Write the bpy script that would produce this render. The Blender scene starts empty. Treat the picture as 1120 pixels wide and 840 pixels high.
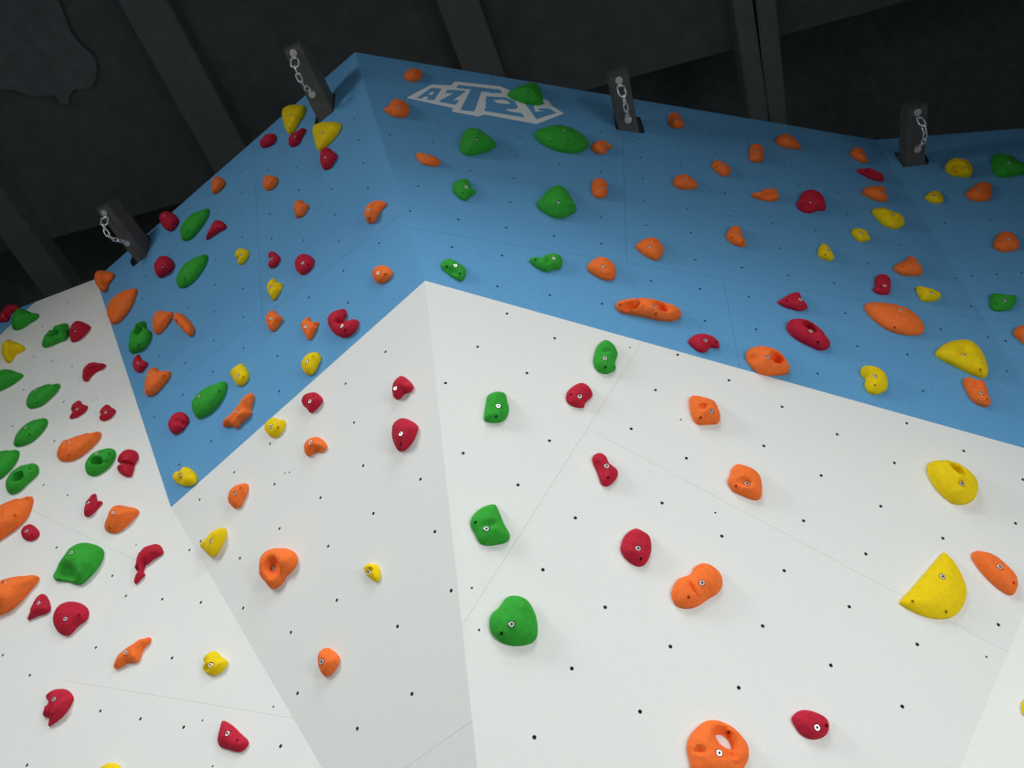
import bpy, bmesh, math, random
import numpy as np
from mathutils import Vector, Matrix, noise
from mathutils.geometry import delaunay_2d_cdt

S = bpy.context.scene
COL = S.collection
random.seed(4)

# ------------------------------------------------------------------ camera frame
FP = 841.0                       # focal length in pixels of the 1120x840 photograph
UNIT = 0.25                      # bolt-hole spacing of the wall in metres
CAM = np.array([0.0, 0.0, 1.5])
W = np.array([[0.99843568, 0.05591240, 0.0],
              [-0.04839522, 0.86420042, 0.50081488],
              [0.02800176, -0.50003144, 0.86555442]])

def ray(p):
    p = np.asarray(p, float)
    r = np.stack([(p[..., 0]-560)/FP, (p[..., 1]-420)/FP, np.ones(p.shape[:-1])], -1)
    return r @ W.T
def project(X):
    c = (np.asarray(X)-CAM) @ W
    return np.stack([c[..., 0]/c[..., 2]*FP+560, c[..., 1]/c[..., 2]*FP+420], -1)

cam_d = bpy.data.cameras.new('camera')
cam_d.sensor_width = 36.0
cam_d.lens = 36.0*FP/1120.0
cam = bpy.data.objects.new('camera', cam_d)
COL.objects.link(cam)
M = Matrix.Identity(4)
for i in range(3):
    M[i][0] = W[i][0]; M[i][1] = -W[i][1]; M[i][2] = -W[i][2]; M[i][3] = CAM[i]
cam.matrix_world = M
cam_d.clip_start = 0.05
S.camera = cam

# ------------------------------------------------------------------ wall planes  n.X = 1 (camera units)
PL = {'F': (-0.0116455, 0.0621659, 0.0772249), 'D': (-0.0163017, 0.0788315, 0.0789382),
      'C': (0.0674577, 0.0537065, 0.0850238), 'B': (0.0669868, 0.0531786, 0.0848997),
      'A': (0.0341123, 0.0639614, 0.0685883), 'K': (0.0417547, 0.0685871, 0.0712354),
      'E': (0.0082355, 0.0639854, 0.0626127), 'G': (0.0107223, 0.0714858, 0.0595381)}
class Plane:
    def __init__(s, n):
        nw = W @ np.array(n)/UNIT
        s.nw = nw
        s.N = -nw/np.linalg.norm(nw)                  # towards the hall
        s.O = CAM + ray((560, 420))/(nw @ ray((560, 420)))
        u = np.cross((0, 0, 1.0), s.N); u /= np.linalg.norm(u)
        s.U = u                                       # level direction in the wall
        s.V = np.cross(s.N, u)                        # up the wall
    def hit(s, p):
        r = ray(p)
        return CAM + r/(r @ s.nw)[..., None]
    def uv(s, p):
        X = s.hit(np.asarray(p, float)) - s.O
        return np.stack([X @ s.U, X @ s.V], -1)
    def xyz(s, q, h=0.0):
        q = np.asarray(q, float)
        h = np.asarray(h, float)
        return s.O + q[..., :1]*s.U + q[..., 1:2]*s.V + h[..., None]*s.N
P = {k: Plane(v) for k, v in PL.items()}

# ------------------------------------------------------------------ materials
def srgb(r, g, b):
    f = lambda c: (c/255/12.92) if c <= 10 else ((c/255+.055)/1.055)**2.4
    return (f(r), f(g), f(b), 1)
def new_mat(name):
    m = bpy.data.materials.new(name); m.use_nodes = True
    nt = m.node_tree
    return m, nt, nt.nodes['Principled BSDF']
def grain(nt, b, col, var, scale, bump, bscale, dist=0.002):
    """speckled base colour plus a fine bump, both in object space"""
    tc = nt.nodes.new('ShaderNodeTexCoord')
    n1 = nt.nodes.new('ShaderNodeTexNoise'); n1.inputs['Scale'].default_value = scale; n1.inputs['Detail'].default_value = 3
    nt.links.new(tc.outputs['Object'], n1.inputs['Vector'])
    r = nt.nodes.new('ShaderNodeValToRGB')
    r.color_ramp.elements[0].position = .3; r.color_ramp.elements[1].position = .7
    r.color_ramp.elements[0].color = (col[0]*(1-var), col[1]*(1-var), col[2]*(1-var), 1)
    r.color_ramp.elements[1].color = (min(1, col[0]*(1+var)), min(1, col[1]*(1+var)), min(1, col[2]*(1+var)), 1)
    nt.links.new(n1.outputs['Fac'], r.inputs['Fac'])
    nt.links.new(r.outputs['Color'], b.inputs['Base Color'])
    n2 = nt.nodes.new('ShaderNodeTexNoise'); n2.inputs['Scale'].default_value = bscale; n2.inputs['Detail'].default_value = 2
    nt.links.new(tc.outputs['Object'], n2.inputs['Vector'])
    bp = nt.nodes.new('ShaderNodeBump'); bp.inputs['Strength'].default_value = bump; bp.inputs['Distance'].default_value = dist
    nt.links.new(n2.outputs['Fac'], bp.inputs['Height'])
    nt.links.new(bp.outputs['Normal'], b.inputs['Normal'])
def simple(name, col, rough=.6, metal=0.0, var=.06, scale=60, bump=.25, bscale=300, spec=.3):
    m, nt, b = new_mat(name)
    b.inputs['Roughness'].default_value = rough
    b.inputs['Metallic'].default_value = metal
    b.inputs['Specular IOR Level'].default_value = spec
    grain(nt, b, col, var, scale, bump, bscale)
    return m
MAT = {
    'white': simple('white_wall_paint', (.80, .82, .80), .75, var=.025, scale=140, bump=.3, bscale=380, spec=.2),
    'blue': simple('blue_wall_paint', (.125, .36, .645), .8, var=.10, scale=150, bump=.45, bscale=380, spec=.12),
    'orange': simple('orange_resin', (.93, .185, .034), .75, var=.07, scale=45, bump=.35, spec=.15),
    'red': simple('red_resin', (.50, .016, .042), .75, var=.08, scale=45, bump=.35, spec=.15),
    'green': simple('green_resin', (.034, .36, .036), .75, var=.09, scale=45, bump=.4, spec=.15),
    'yellow': simple('yellow_resin', (.85, .62, .006), .75, var=.06, scale=45, bump=.35, spec=.15),
    'steel': simple('zinc_steel', (.90, .91, .92), .35, .6, var=.05, scale=80, bump=.05, spec=.5),
    'chain': simple('bright_chain_steel', (.85, .85, .85), .25, .6, var=.04, scale=80, bump=.03, spec=.5),
    'hanger': simple('galvanised_hanger', (.62, .63, .63), .4, .6, var=.1, scale=60, bump=.1),
    'nut': simple('dull_nut_steel', (.17, .17, .17), .6, .2, var=.2, scale=200, bump=.1),
    'edge': simple('panel_core', (.10, .095, .09), .9, var=.1),
    'beam': simple('dark_beam_paint', (.090, .093, .090), .6, var=.10, scale=25, bump=.2, bscale=90),
    'roof': simple('black_roof_lining', (.135, .153, .158), .95, var=.12, scale=6, bump=.4, bscale=30, spec=.1),
    'rib': simple('black_rib_paint', (.172, .19, .195), .85, var=.08, scale=10, bump=.2, bscale=40, spec=.15),
    'foil': simple('charcoal_lining_sheet', (.18, .20, .21), .85, var=.15, scale=7, bump=.6, bscale=20, spec=.1),
    'dark': simple('dark_hall_paint', (.20, .23, .235), .9, var=.12, scale=8, bump=.2, bscale=40),
    'floor': simple('grey_crash_mat', (.30, .30, .31), .9, var=.1, scale=8, bump=.2, bscale=60),
    'logo': simple('white_logo_vinyl', (.84, .88, .92), .6, var=.03, scale=120, bump=.1),
}

# ------------------------------------------------------------------ helpers
def link(name, verts, faces, mats, parent=None, fmat=None, smooth=False, sharp=None):
    me = bpy.data.meshes.new(name)
    me.from_pydata([tuple(map(float, v)) for v in verts], [], faces)
    for m in (mats if isinstance(mats, (list, tuple)) else [mats]):
        me.materials.append(m)
    if fmat is not None:
        me.polygons.foreach_set('material_index', fmat)
    if smooth:
        me.polygons.foreach_set('use_smooth', [True]*len(me.polygons))
        if sharp: me.set_sharp_from_angle(angle=math.radians(sharp))
    me.update()
    o = bpy.data.objects.new(name, me)
    COL.objects.link(o)
    if parent is not None:
        o.parent = parent
    return o
def tag(o, label, cat, group=None, kind=None):
    o['label'] = label; o['category'] = cat
    if group: o['group'] = group
    if kind: o['kind'] = kind
    return o
def local(verts, org):
    return [tuple(np.asarray(v)-org) for v in verts]

def inside(poly, pts):
    poly = np.asarray(poly); pts = np.asarray(pts)
    a = poly; b = np.roll(poly, -1, 0)
    x, y = pts[:, 0:1], pts[:, 1:2]
    c = ((a[:, 1] > y) != (b[:, 1] > y))
    with np.errstate(divide='ignore', invalid='ignore'):
        xi = (b[:, 0]-a[:, 0])*(y-a[:, 1])/(b[:, 1]-a[:, 1])+a[:, 0]
    return (c & (x < xi)).sum(1) % 2 == 1
def dist_to(poly, pts):
    a = np.asarray(poly); b = np.roll(a, -1, 0)
    d = b-a; L = (d*d).sum(1)+1e-18
    v = pts[:, None, :]-a[None]
    t = np.clip((v*d[None]).sum(2)/L, 0, 1)
    return np.sqrt((((v-t[..., None]*d[None])**2).sum(2)).min(1))
def even_odd(loops, pts):
    r = np.zeros(len(pts), int)
    for l in loops: r += inside(l, pts)
    return r % 2 == 1
def fill(loops, extra=None, cut=False):
    """constrained triangulation of nested loops; returns 2-D verts, tris, and for each loop its vertex ids"""
    vs, es, rng = [], [], []
    for l in loops:
        s = len(vs); n = len(l)
        vs += [Vector((float(p[0]), float(p[1]))) for p in l]
        es += [(s+i, s+(i+1) % n) for i in range(n)]
        rng.append((s, n))
    if extra is not None:
        vs += [Vector((float(p[0]), float(p[1]))) for p in extra]
    V, E_, F_, ov, oe, of = delaunay_2d_cdt(vs, es, [], 0, 1e-7)
    Va = np.array([(v.x, v.y) for v in V])
    back = {}
    for i, o in enumerate(ov):
        for k in o: back[k] = i
    F = [f for f in F_ if len(f) == 3]
    if not F: return Va, [], []
    C = np.array([Va[list(f)].mean(0) for f in F])
    ok = even_odd(loops, C) if not cut else inside(loops[0], C) & ~np.any([inside(l, C) for l in loops[1:]], axis=0) if len(loops) > 1 else inside(loops[0], C)
    T = []
    for f, k in zip(F, ok):
        if k:
            a, b, c = Va[list(f)]
            if (b[0]-a[0])*(c[1]-a[1])-(b[1]-a[1])*(c[0]-a[0]) < 0: f = (f[0], f[2], f[1])
            T.append(tuple(f))
    return Va, T, [[back[s+i] for i in range(n)] for s, n in rng]
def smooth_loop(pts, n=64):
    p = np.asarray(pts, float); m = len(p)
    out = []
    for i in range(m):
        p0, p1, p2, p3 = p[i-1], p[i], p[(i+1) % m], p[(i+2) % m]
        d = [max(1e-6, np.linalg.norm(q)**.5) for q in (p1-p0, p2-p1, p3-p2)]   # centripetal
        t0, t1 = 0, d[0]; t2 = t1+d[1]; t3 = t2+d[2]
        for t in np.linspace(t1, t2, 12, endpoint=False):
            A1 = (t1-t)/(t1-t0)*p0+(t-t0)/(t1-t0)*p1; A2 = (t2-t)/(t2-t1)*p1+(t-t1)/(t2-t1)*p2; A3 = (t3-t)/(t3-t2)*p2+(t-t2)/(t3-t2)*p3
            B1 = (t2-t)/(t2-t0)*A1+(t-t0)/(t2-t0)*A2; B2 = (t3-t)/(t3-t1)*A2+(t-t1)/(t3-t1)*A3
            out.append((t2-t)/(t2-t1)*B1+(t-t1)/(t2-t1)*B2)
    o = np.array(out); nx = np.roll(o, -1, 0)
    L = np.r_[0, np.cumsum(np.linalg.norm(nx-o, axis=1))]
    t = np.linspace(0, L[-1], n, endpoint=False)
    oo = np.vstack([o, o[:1]])
    return np.stack([np.interp(t, L, oo[:, 0]), np.interp(t, L, oo[:, 1])], 1)
def area(p):
    p = np.asarray(p); q = np.roll(p, -1, 0)
    return .5*(p[:, 0]*q[:, 1]-q[:, 0]*p[:, 1]).sum()
def ccw(p): return p if area(p) > 0 else p[::-1]

# ------------------------------------------------------------------ climbing wall panels
def clip(poly, a, b, side):
    """part of a convex polygon on one side of the line a-b"""
    f = lambda p: side*((b[0]-a[0])*(p[1]-a[1])-(b[1]-a[1])*(p[0]-a[0]))
    out = []
    for i in range(len(poly)):
        p, q = np.asarray(poly[i], float), np.asarray(poly[(i+1) % len(poly)], float)
        fp, fq = f(p), f(q)
        if fp >= 0: out.append(p)
        if fp*fq < 0: out.append(p+(q-p)*fp/(fp-fq))
    return out
def inset(poly, d):
    p = ccw(np.asarray(poly)); out = []
    n = len(p)
    dd = [d]*n if np.isscalar(d) else d
    for i in range(n):
        a, b, c = p[i-1], p[i], p[(i+1) % n]
        u = (b-a)/np.linalg.norm(b-a); v = (c-b)/np.linalg.norm(c-b)
        n1 = np.array((-u[1], u[0])); n2 = np.array((-v[1], v[0]))
        # meet of the two shifted edges
        d1, d2 = dd[i-1], dd[i]
        det = n1[0]*n2[1]-n1[1]*n2[0]
        if abs(det) < .05: out.append(b+(n1+n2)*.5*max(d1, d2)); continue
        out.append(b+np.array(((d1*n2[1]-d2*n1[1])/det, (d2*n1[0]-d1*n2[0])/det)))
    return np.array(out)
def lattice(pl, o, ang, i0, i1, j0, j1):
    """bolt-hole grid: origin pixel, one pixel on the neighbour hole along the row"""
    a = pl.uv(o); b = pl.uv(ang); e1 = (b-a)/np.linalg.norm(b-a)*UNIT; e2 = np.array((-e1[1], e1[0]))
    return [a+i*e1+j*e2 for i in range(i0, i1) for j in range(j0, j1)]
THICK = 0.018
def wall(name, key, cells, holes, slots=(), label='', small=()):
    """cells: list of (pixel polygon, material key); one mesh of plywood sheets with bolt holes sunk in"""
    pl = P[key]
    org = pl.hit(np.array(cells[0][0], float)).mean(0)
    V, F, FM = [], [], []
    mats = [MAT['white'], MAT['blue'], MAT['edge'], MAT['nut']]
    for poly, mk in cells:
        q = ccw(pl.uv(np.array(poly, float)))
        keep = np.linalg.norm(q-np.roll(q, 1, 0), axis=1) > 1e-5
        q = q[keep]
        mid = .5*(q+np.roll(q, -1, 0))
        gap = .00028 if mk == 'white' else .0005
        others = [ccw(pl.uv(np.array(c, float))) for c, _ in cells if c is not poly]
        q = inset(q, [gap if any(dist_to(o_, m_[None])[0] < 1e-3 for o_ in others) else 0.0 for m_ in mid])
        mi = 0 if mk == 'white' else 1
        loops = [q]; kinds = ['edge']
        for s in slots:
            sq = ccw(pl.uv(np.array(s, float)))
            if inside(q, sq).any(): loops.append(sq); kinds.append('slot')
        for hs, rad in ((holes, 0.0068), (small, 0.0042)):
            if len(hs) == 0: continue
            h = np.array(hs); ok = inside(q, h) & (dist_to(q, h) > .02)
            for c in h[ok]:
                if rad > .005 and any(k_ == key and np.linalg.norm(c-b_) < .125 for k_, b_ in BOLTED): continue
                if any(inside(s, c[None])[0] or dist_to(s, c[None])[0] < .02 for s, k in zip(loops[1:], kinds[1:]) if k == 'slot'): continue
                loops.append(np.array([c+rad*np.array((math.cos(t), math.sin(t))) for t in np.linspace(0, 2*math.pi, 12, endpoint=False)])); kinds.append('hole')
        Va, T, ids = fill(loops, None, True)
        b = len(V)
        V += list(pl.xyz(Va, np.zeros(len(Va))))
        F += [tuple(b+i for i in t) for t in T]; FM += [mi]*len(T)
        for l, k, idl in zip(loops, kinds, ids):
            n = len(idl); s = len(V)
            dep = THICK if k != 'hole' else .012
            V += list(pl.xyz(Va[idl], np.full(n, -dep)))
            for i in range(n):
                j = (i+1) % n
                F.append((b+idl[j], b+idl[i], s+i, s+j) if k == 'edge' else (b+idl[i], b+idl[j], s+j, s+i)); FM.append(2 if k == 'edge' else 3 if k == 'hole' else 2)
            if k == 'hole':
                F.append(tuple(s+i for i in range(n))); FM.append(3)
        # back face of the sheet
        s = len(V); V += list(pl.xyz(q, np.full(len(q), -THICK-.004))); F.append(tuple(s+i for i in reversed(range(len(q))))) if not slots else None
        if not slots: FM.append(2)
    o = link(name, local(V, org), F, mats, fmat=FM)
    o.location = org
    o['kind'] = 'structure'; o['label'] = label
    return o
def split(poly, line):
    a, b = line
    return clip(poly, a, b, 1), clip(poly, a, b, -1)

# ------------------------------------------------------------------ climbing holds
CROP = {'K1': (0, 280, 4.6667), 'K2': (0, 440, 4.6667), 'K3': (0, 600, 3.5), 'K4': (220, 30, 4.6667), 'K5': (90, 190, 4.6667),
        'K6': (220, 190, 4.6667), 'K7': (100, 340, 4.6667), 'K8': (220, 340, 4.6667), 'L1': (180, 500, 2.4706), 'L2': (420, 60, 3.7333),
        'L3': (640, 60, 3.7333), 'L4': (880, 90, 4.6667), 'L5': (460, 250, 3.7333), 'L6': (700, 250, 5.0909), 'L7': (880, 260, 4.6667),
        'L8': (480, 400, 4.0), 'M1': (720, 400, 4.6667), 'M2': (940, 440, 3.0), 'M3': (500, 600, 3.5), 'M4': (700, 700, 2.6667),
        'N1': (940, 130, 4.6667), 'N2': (1000, 300, 4.2), 'N3': (0, 280, 7.0), 'N4': (0, 360, 7.0), 'P6': (0, 580, 6.0), 'P7': (730, 770, 11.2), 'PX': (0, 0, 1.0)}
LEAN = 0.3
GROUPS = {'A': 'climbing holds on the left white wall', 'K': 'climbing holds on the left white wall', 'B': 'climbing holds on the left blue wall',
          'C': 'climbing holds on the grey triangle', 'D': 'climbing holds on the long blue wall', 'E': 'climbing holds on the right blue wall',
          'F': 'climbing holds on the right white wall', 'G': 'climbing holds on the right white wall'}
BOLTED = []          # (wall, where the bolt shows) of every hold: its bolt fills the nearest hole
BOLT_R = 0.0095
def make_bolt_mesh():
    """socket-head cap screw on a washer, axis +Z, head top at z = 0.009"""
    V, F, FM = [], [], []
    def ring(r, z, n=24, hexa=False):
        s = len(V)
        for i in range(n):
            t = 2*math.pi*i/n
            rr = r if not hexa else r*math.cos(math.pi/6)/math.cos((t % (math.pi/3))-math.pi/6)
            V.append((rr*math.cos(t), rr*math.sin(t), z))
        return s
    def band(a, b, m, n=24):
        for i in range(n):
            j = (i+1) % n
            F.append((a+i, a+j, b+j, b+i)); FM.append(m)
    r = BOLT_R
    a = ring(r*1.04, 0.0); b = ring(r*1.04, .0012); c = ring(r, .0016); d = ring(r, .0082); e = ring(r*.9, .009)
    h = ring(r*.56, .009, hexa=True); k = ring(r*.56, .0035, hexa=True)
    band(a, b, 0); band(b, c, 0); band(c, d, 0); band(d, e, 0); band(e, h, 0); band(h, k, 1)
    F.append(tuple(k+i for i in range(24))); FM.append(1)
    me = bpy.data.meshes.new('bolt')
    me.from_pydata(V, [], F); me.materials.append(MAT['steel']); me.materials.append(MAT['nut'])
    me.polygons.foreach_set('material_index', FM); me.update()
    return me
BOLT = make_bolt_mesh()

def hold(crop, col, key, pts, bolt, screws, label, H=.8, k=1.0, p=2.0, dents=(), ridges=(), bumps=(), rough=.03, hole=None, br=1.0, fit=True):
    pl = P[key]
    cx, cy, sc = CROP[crop]
    cv = lambda a: np.array([cx, cy])+np.array(a, float)/sc
    n_out = 56
    if bolt is not None:
        r_ = ray(cv(bolt)); X_ = CAM+r_*(((pl.O-CAM) @ pl.N+.032)/(r_ @ pl.N))-pl.O
        BOLTED.append((key, np.array((X_ @ pl.U, X_ @ pl.V))))
    img = smooth_loop(cv(pts), n_out)
    tgt = img.copy()
    ctr = tgt.mean(0)
    X0 = pl.hit(ctr); dv = project(X0+pl.N*.02)-project(X0); dl = np.linalg.norm(dv); dh = dv/dl; ph = np.array((-dh[1], dh[0]))
    himg = smooth_loop(cv(hole), 24) if hole is not None else None
    cur = img.copy(); hcur = None if himg is None else himg.copy()
    seed = (hash_label(label) % 1000)*.37
    def surface(cur, hcur, extra=None, feats=None):
        q = ccw(pl.uv(cur))
        loops = [q]
        if hcur is not None: loops.append(ccw(pl.uv(hcur)))
        lo, hi = q.min(0), q.max(0)
        st = math.sqrt(abs(area(q)))/17
        gx = np.arange(lo[0], hi[0], st); gy = np.arange(lo[1], hi[1], st*.866)
        G = np.array([(x+(st/2 if j % 2 else 0), y) for j, y in enumerate(gy) for x in gx])
        dist = lambda pp: np.min([dist_to(l, pp) for l in loops], 0)
        G = G[even_odd(loops, G)]
        dd = dist(G); R = dd.max() if len(dd) else st
        G = G[dd > st*.75]
        E = [G]
        for f_, lo_ in ((.12, .07), (.40, .28)):
            ring = inset(smooth_uv(q), st*f_)
            ring = ring[even_odd(loops, ring)]
            E.append(ring[dist(ring) > st*lo_])
        if feats:
            for c, rad in feats:
                E = [e[np.linalg.norm(e-c, axis=1) > rad*1.5] for e in E]
            for c, rad in feats:
                for rr, m in ((rad*1.25, 14), (rad, 14), (rad*.86, 14), (rad*.4, 6)):
                    cc = np.array([c+rr*np.array((math.cos(t), math.sin(t))) for t in np.linspace(0, 2*math.pi, m, endpoint=False)])
                    cc = cc[even_odd(loops, cc)]
                    if len(cc): cc = cc[dist(cc) > st*.12]
                    if len(cc): E.append(cc)
                E.append(np.array([c]))
        Va, T, ids = fill(loops, np.vstack([e for e in E if len(e)]))
        d = dist(Va)
        bd = np.zeros(len(Va), bool)
        for l in ids: bd[l] = True
        d[bd] = 0
        t = np.minimum(d/(R*k), 1)
        h = H*R*(1-(1-t)**p)**(1/p)
        # soften the medial crease
        nb = [[] for _ in Va]
        for a, b, c in T:
            nb[a] += [b, c]; nb[b] += [a, c]; nb[c] += [a, b]
        for _ in range(3):
            h2 = h.copy()
            for i in range(len(Va)):
                if not bd[i] and nb[i] and d[i] > st*.6: h2[i] = .45*h[i]+.55*np.mean(h[nb[i]])
            h = h2
        return loops, Va, T, ids, h, bd, R, d
    def place(Va, h):
        Xb = pl.xyz(Va, np.zeros(len(Va)))
        tc = CAM-Xb; kk = h/(tc @ pl.N)
        full = tc*kk[:, None]; st_ = h[:, None]*pl.N
        return Xb+st_+LEAN*(full-st_)
    for it in range(3):
        loops, Va, T, ids, h, bd, R, d = surface(cur, hcur)
        pr = project(place(Va, h))
        for ax in (dh, ph):
            a0, a1 = (tgt @ ax).min(), (tgt @ ax).max(); b0, b1 = (pr @ ax).min(), (pr @ ax).max()
            s = (a1-a0)/max(b1-b0, 1e-6); s = min(max(s, .5), 1.3)
            def adj(c):
                m = c @ ax
                return c+np.outer((m-b0)*s+a0-m, ax)
            cur = adj(cur)
            if hcur is not None: hcur = adj(hcur)
            pr = adj(pr)
    boff = [np.zeros(2)]
    def full(cur, hcur):
        loops, Va, T, ids, h, bd, R, d = surface(cur, hcur)
        def locate(pt, edge=.006):
            """plane position whose raised surface shows at photograph position pt"""
            g = np.array(pt, float)
            for _ in range(6):
                u = pl.uv(g)
                dd = min(dist_to(l, u[None])[0] for l in loops)
                t = min(dd/(R*k), 1); hh = H*R*(1-(1-t)**p)**(1/p) if inside(loops[0], u[None])[0] else 0
                g = g-(project(place(u[None], np.array([hh])))[0]-np.array(pt))*.8
            u = pl.uv(g)
            # keep it on the hold
            c = loops[0].mean(0)
            for _ in range(20):
                if inside(loops[0], u[None])[0] and dist_to(loops[0], u[None])[0] > min(edge, R*.6): break
                u = u+(c-u)*.12
            return u
        feats = []
        bu = None
        if bolt is not None:
            bu = locate(cv(bolt)+boff[0], .017); feats.append((bu, BOLT_R*1.42*br))
        sus = [locate(cv(s), .013) for s in screws]
        for s in sus:
            if bu is None or np.linalg.norm(s-bu) > BOLT_R*1.42*br+.010: feats.append((s, .0054))
        loops, Va, T, ids, h, bd, R, d = surface(cur, hcur, feats=feats)
        fade = np.minimum(d/(R*.35), 1)
        px = pl.uv(np.array([ctr, ctr+(1, 0)])); 
        im = project(pl.xyz(Va, np.zeros(len(Va))))
        base_of = lambda pt: project(pl.xyz(locate(cv(pt))[None], np.zeros(1)))[0]
        for (x, y, dep, rx, ry, ang) in dents:
            c = base_of((x, y)); a = math.radians(ang); v = im-c
            e = ((v[:, 0]*math.cos(a)+v[:, 1]*math.sin(a))/(rx/sc))**2+((-v[:, 0]*math.sin(a)+v[:, 1]*math.cos(a))/(ry/sc))**2
            h = h-dep*R*H*np.exp(-e**2)*np.minimum(fade*1.6, 1)
        for (x, y, amp, r) in bumps:
            c = base_of((x, y)); e = ((im-c)**2).sum(1)/(r/sc)**2
            h = h+amp*R*H*np.exp(-e)*fade
        for (x1, y1, x2, y2, amp, w) in ridges:
            a = base_of((x1, y1)); b = base_of((x2, y2)); ab = b-a
            t = np.clip(((im-a) @ ab)/(ab @ ab), 0, 1); e = np.linalg.norm(im-a-t[:, None]*ab, axis=1)/(w/sc)
            h = h+amp*R*H*np.exp(-e*e)*fade
        nz = np.array([noise.noise(Vector((v[0]*28+seed, v[1]*28, seed)))+.5*noise.noise(Vector((v[0]*70, v[1]*70+seed, 3.1))) for v in Va])
        h = h+nz*rough*R*2*fade
        h[~bd] = np.maximum(h[~bd], .0022)
        h[bd] = .0
        bz = None
        for i, (c, rad) in enumerate(feats):
            r = np.linalg.norm(Va-c, axis=1)
            m = (r < rad*.93) & ~bd
            isb = (bu is not None and i == 0)
            rim = h[(r < rad*1.3) & ~bd]
            if not len(rim): continue
            if isb:
                bz = max(float(np.percentile(rim, 25))-.0075, .003)
                h[m] = bz
                h[(r >= rad*.93) & (r < rad*1.1) & ~bd] = np.maximum(h[(r >= rad*.93) & (r < rad*1.1) & ~bd], bz+.0065)
            else:
                h[m] = max(float(rim.min())-.012, .0025)
        return loops, Va, T, ids, h, bd, bu, bz
    for it in range(4 if fit else 0):
        loops, Va, T, ids, h, bd, bu, bz = full(cur, hcur)
        pr = project(place(Va, h+.0004))
        if bz is not None:
            er = project(place(bu[None], np.array([bz+.009])))[0]-cv(bolt)
            boff[0] = np.clip(boff[0]-.7*er, -8, 8)
        c = tgt.mean(0)
        va = pr-c; an = np.arctan2(va[:, 1], va[:, 0]); rr = np.linalg.norm(va, axis=1)
        e = set()
        A_, B_ = [], []
        for t in T:
            for i, j in ((t[0], t[1]), (t[1], t[2]), (t[2], t[0])):
                k_ = (min(i, j), max(i, j))
                if k_ in e: continue
                e.add(k_); A_.append(i); B_.append(j)
        A_ = va[A_]; B_ = va[B_]
        def reach(v, a, b):
            u = v/np.linalg.norm(v, axis=1)[:, None]
            d_ = b-a
            den = u[:, None, 0]*(-d_[None, :, 1])+u[:, None, 1]*d_[None, :, 0]
            with np.errstate(divide='ignore', invalid='ignore'):
                s_ = (a[None, :, 0]*(-d_[None, :, 1])+a[None, :, 1]*d_[None, :, 0])/den
                q_ = (u[:, None, 0]*a[None, :, 1]-u[:, None, 1]*a[None, :, 0])/den
            ok = (np.abs(den) > 1e-9) & (q_ >= 0) & (q_ <= 1) & (s_ > 0)
            return np.where(ok, s_, 0).max(1)
        v = cur-c
        want = reach(v, tgt-c, np.roll(tgt, -1, 0)-c)
        have = reach(v, A_, B_)
        dr = np.where(have > 0, want-have, 0)
        lim = .12*np.sqrt(abs(area(tgt)))
        dr = np.clip(dr, -lim, lim)
        dr = .25*np.roll(dr, 1)+.5*dr+.25*np.roll(dr, -1)
        u = v/np.linalg.norm(v, axis=1)[:, None]
        nc = cur+u*(dr*.75)[:, None]
        rad = np.linalg.norm(nc-c, axis=1)
        cur = nc
    loops, Va, T, ids, h, bd, bu, bz = full(cur, hcur)
    X = place(Va, h+.0004)
    # a short skirt and a closed back
    F = [tuple(t) for t in T]
    V = list(X)
    n0 = len(V)
    for l, idl in zip(loops, ids):
        m = len(idl)
    Tb = [(t[0], t[2], t[1]) for t in T]
    backmap = {}
    b_loop = list(ids[0])
    # back: flat plate on the outline
    Vb, Tbk, idb = fill(loops)
    base = len(V)
    V += list(pl.xyz(Vb, np.full(len(Vb), .00035)))
    F += [(base+t[0], base+t[2], base+t[1]) for t in Tbk]
    for idl, ib in zip(ids, idb):
        m = len(idl)
        for i in range(m):
            j = (i+1) % m
            F.append((idl[j], idl[i], base+ib[i], base+ib[j]))
    c0 = loops[0].mean(0)
    org = pl.xyz(c0[None], np.array([.0004]))[0]
    rot = np.stack([pl.U, pl.V, pl.N], 1)
    loc = [(np.asarray(v)-org) @ rot for v in V]
    o = link('climbing_hold', loc, F, MAT[col], smooth=True, sharp=48)
    o.matrix_world = Matrix([[rot[i][0], rot[i][1], rot[i][2], org[i]] for i in range(3)]+[[0, 0, 0, 1]])
    tag(o, label, 'climbing hold', GROUPS[key])
    if bz is not None:
        bo = bpy.data.objects.new('bolt', BOLT)
        COL.objects.link(bo); bo.parent = o
        pb = (place(bu[None], np.array([bz+.0004]))[0]-org) @ rot
        bo.location = pb
        bo.rotation_euler = (0, 0, random.random()*6)
    return o
def hash_label(s):
    r = 7
    for ch in s: r = (r*31+ord(ch)) % 100003
    return r
def smooth_uv(q):
    return .25*np.roll(q, 1, 0)+.5*q+.25*np.roll(q, -1, 0)

# ---- left white wall, top to bottom
hold('N3', 'red', 'A', [(-30,470),(0,438),(15,410),(60,378),(105,370),(140,383),(150,400),(120,425),(92,440),(78,472),(60,502),(20,508),(-30,512)], (18,438), [], 'red curled hold at the left frame edge on the small blue corner', dents=[(95,455,.5,30,25,-40)])
hold('N3', 'green', 'A', [(155,398),(200,415),(250,435),(302,448),(290,475),(230,515),(170,555),(120,570),(98,562),(88,500),(100,450),(125,410)], None, [(235,450)], 'dark green pointed hold straddling the small blue corner and white wall', H=1.1, p=1.6, bumps=[(160,415,.4,40)])
hold('N3', 'green', 'A', [(322,690),(330,640),(350,595),(400,550),(440,528),(490,518),(520,520),(530,560),(530,610),(500,645),(450,665),(390,690),(345,703)], None, [], 'green hold with an oval pocket, touching a red cap on its right', dents=[(405,588,.75,38,18,-20)], bumps=[(440,540,.35,28)])
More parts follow.
